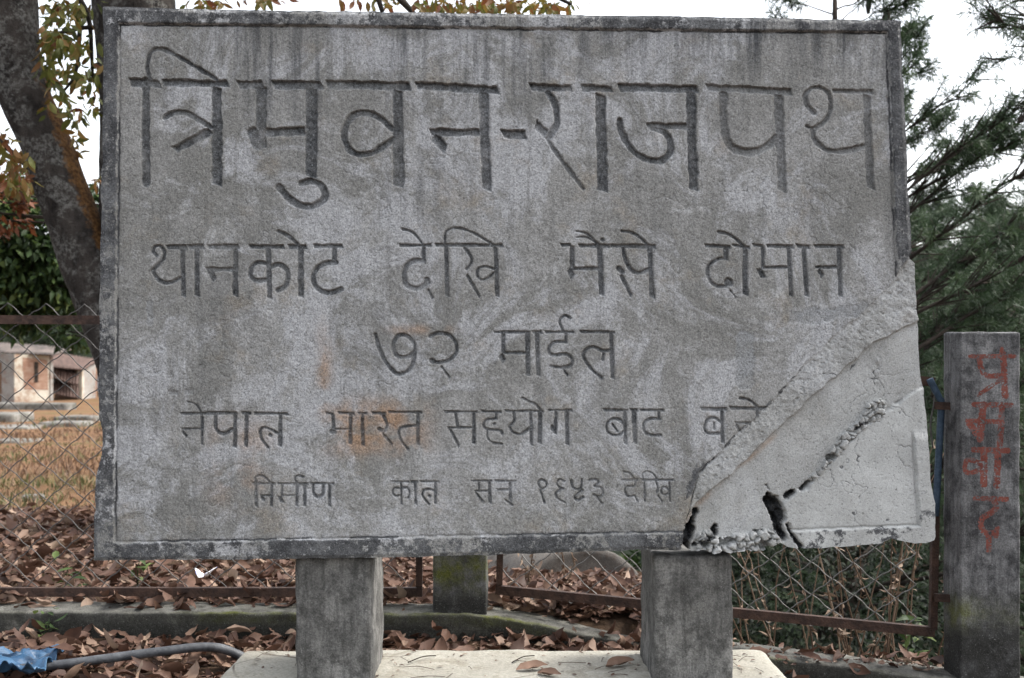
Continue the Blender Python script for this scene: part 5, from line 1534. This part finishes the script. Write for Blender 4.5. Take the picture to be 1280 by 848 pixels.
# shed 2: ruined, with a fallen tin sheet
d2 = 53.0; k2 = d2 / F
P0 = at(51, 501, d2); P1 = at(104, 501, d2); g2 = P0[2]
t2 = CAMZ - (456 - HZ) * k2 - g2
s2_ = thing("shed", "ruined brick lean-to shed between the plastered shed and the white wall", "shed", 0.5 * (P0 + P1) + (0, 1.2, 0))
bk = np.array([0, 1.6, 0.0])
MB().add(*quadslab([P0 + bk + dn, P1 + bk + dn, P1 + bk + up * t2, P0 + bk + up * (t2 + .2)], 0.15)).build("wall", M_BRICK, s2_, False)
MB().add(*quadslab([P1 + (0, 0, -.3), P1 + bk * .98 + (0, 0, -.3), P1 + bk * .98 + up * t2, P1 + up * (t2 - .1)], 0.2)).build("wall", M_PLAST2, s2_, False)
MB().add(*bar(P1 + (-0.10, -0.05, -.3), P1 + (-0.10, -0.05, t2 - .15), 0.22, 0.22, (0, 1, 0))).build("pillar", M_PLASTER, s2_, False)
MB().add(*quadslab([P0 + bk * .95 + up * .9, P0 + bk * .95 + up * .9 + (1.0, 0, 0), P0 + bk * .95 + (1.0, 0, 1.5), P0 + bk * .95 + up * 1.5], 0.03)).build("window", M_DARKWOOD, s2_, False)
MB().add(*corrugated(P0 + (-0.05, -0.5, t2 - 0.05), P1 + (0.15, -0.5, t2 - 0.22), P1 + (0.1, 2.0, t2 + .22), P0 + (-0.05, 2.0, t2 + .55), 14, 0.03, t=0.03)).build("roof", M_TIN, s2_)
tin = corrugated(at(51, 489, d2 - 0.9), at(99, 498, d2 - 1.0), at(99, 480, d2 - 0.15), at(54, 474, d2 - 0.1), 12, 0.03, t=0.03, sag=0.15)
tin2 = corrugated(at(60, 470, d2 - 0.7), at(98, 482, d2 - 0.75), at(99, 468, d2 - 0.3), at(62, 457, d2 - 0.25), 10, 0.03, t=0.03, sag=0.08)
tag(MB().add(*tin2).build("tin_sheet", M_TIN), "rusty tin sheet hanging loose under the lean-to roof", "tin sheet")
tag(MB().add(*tin).build("tin_sheet", M_TIN), "fallen rusty corrugated tin sheet leaning in front of the ruined lean-to", "tin sheet")
# shed 3: white gable wall
d3 = 60.0; k3 = d3 / F
Q0 = at(103, 503, d3); Q1 = at(150, 503, d3)
s3_ = thing("house", "white walled outbuilding with dark roof edge, partly hidden by the sign's left edge", "house", 0.5 * (Q0 + Q1) + (0, 1.5, 0))
hb = np.array([0, 3.0, 0])
hl = CAMZ - (474 - HZ) * k3 - Q0[2]; hr = CAMZ - (456 - HZ) * k3 - Q0[2]
MB().add(*quadslab([Q0 + dn, Q1 + dn, Q1 + up * hr, Q0 + up * hl], 0.2)).build("wall", M_WHITE, s3_, False)
MB().add(*quadslab([Q0 + hb + dn, Q0 + dn + (0, 0.003, 0), Q0 + up * hl + (0, .003, 0), Q0 + hb + up * hl], 0.2)).build("wall", M_WHITE, s3_, False)
MB().add(*corrugated(Q0 + (-0.3, -0.25, hl + 0.0), Q1 + (0.2, -0.25, hr + 0.02), Q1 + hb + (0.2, .2, hr + .02), Q0 + hb + (-0.3, .2, hl), 8, 0.03, t=0.06)).build("roof", M_DARKWOOD, s3_)
MB().add(*bar(at(104, 485.5, d3 - .05), at(148, 485.0, d3 - .05), 0.05, 0.05)).build("string_course", M_PLAST2, s3_, False)

# concrete slabs and steps on the slope
SL = [((-40, 505), (84, 504), 40.0, 0.9, 0.35, "long pale concrete platform in front of the sheds"),
      ((-30, 517), (17, 519), 30.0, 1.3, 0.25, "dark stacked concrete block at the left edge below the platform"),
      ((-30, 533), (32, 536), 25.0, 1.2, 0.20, "concrete step with dark front edge at the left edge of the slope"),
      ((47, 528), (98, 529), 26.5, 1.0, 0.22, "low concrete bench slab in the middle of the dry slope"),
      ((-20, 551), (27, 553), 19.0, 0.8, 0.14, "broken concrete slab lying lowest on the slope"),
      ((34, 549), (45, 549), 19.5, 0.4, 0.13, "small concrete block beside the broken slab"),
      ((66, 522), (118, 519), 30.0, 0.6, 0.10, "half buried thin slab above the bench slab")]
for k, (a_, b_, d_, dep, hh, lab) in enumerate(SL):
    pa_, pb_ = at(*a_, d_), at(*b_, d_)
    zt = 0.5 * (pa_[2] + pb_[2])
    v_, q_, _, _ = rbox((pa_[0], d_, zt - hh - 0.35), (pb_[0], d_ + dep, zt), (0.12, 0.12, 0.07), 0.03, 0.03, 2.5, k * 3.0)
    tag(MB().add(v_, q_).build("concrete_slab", M_SLAB), lab, "concrete slab", "old concrete slabs and steps on the slope")
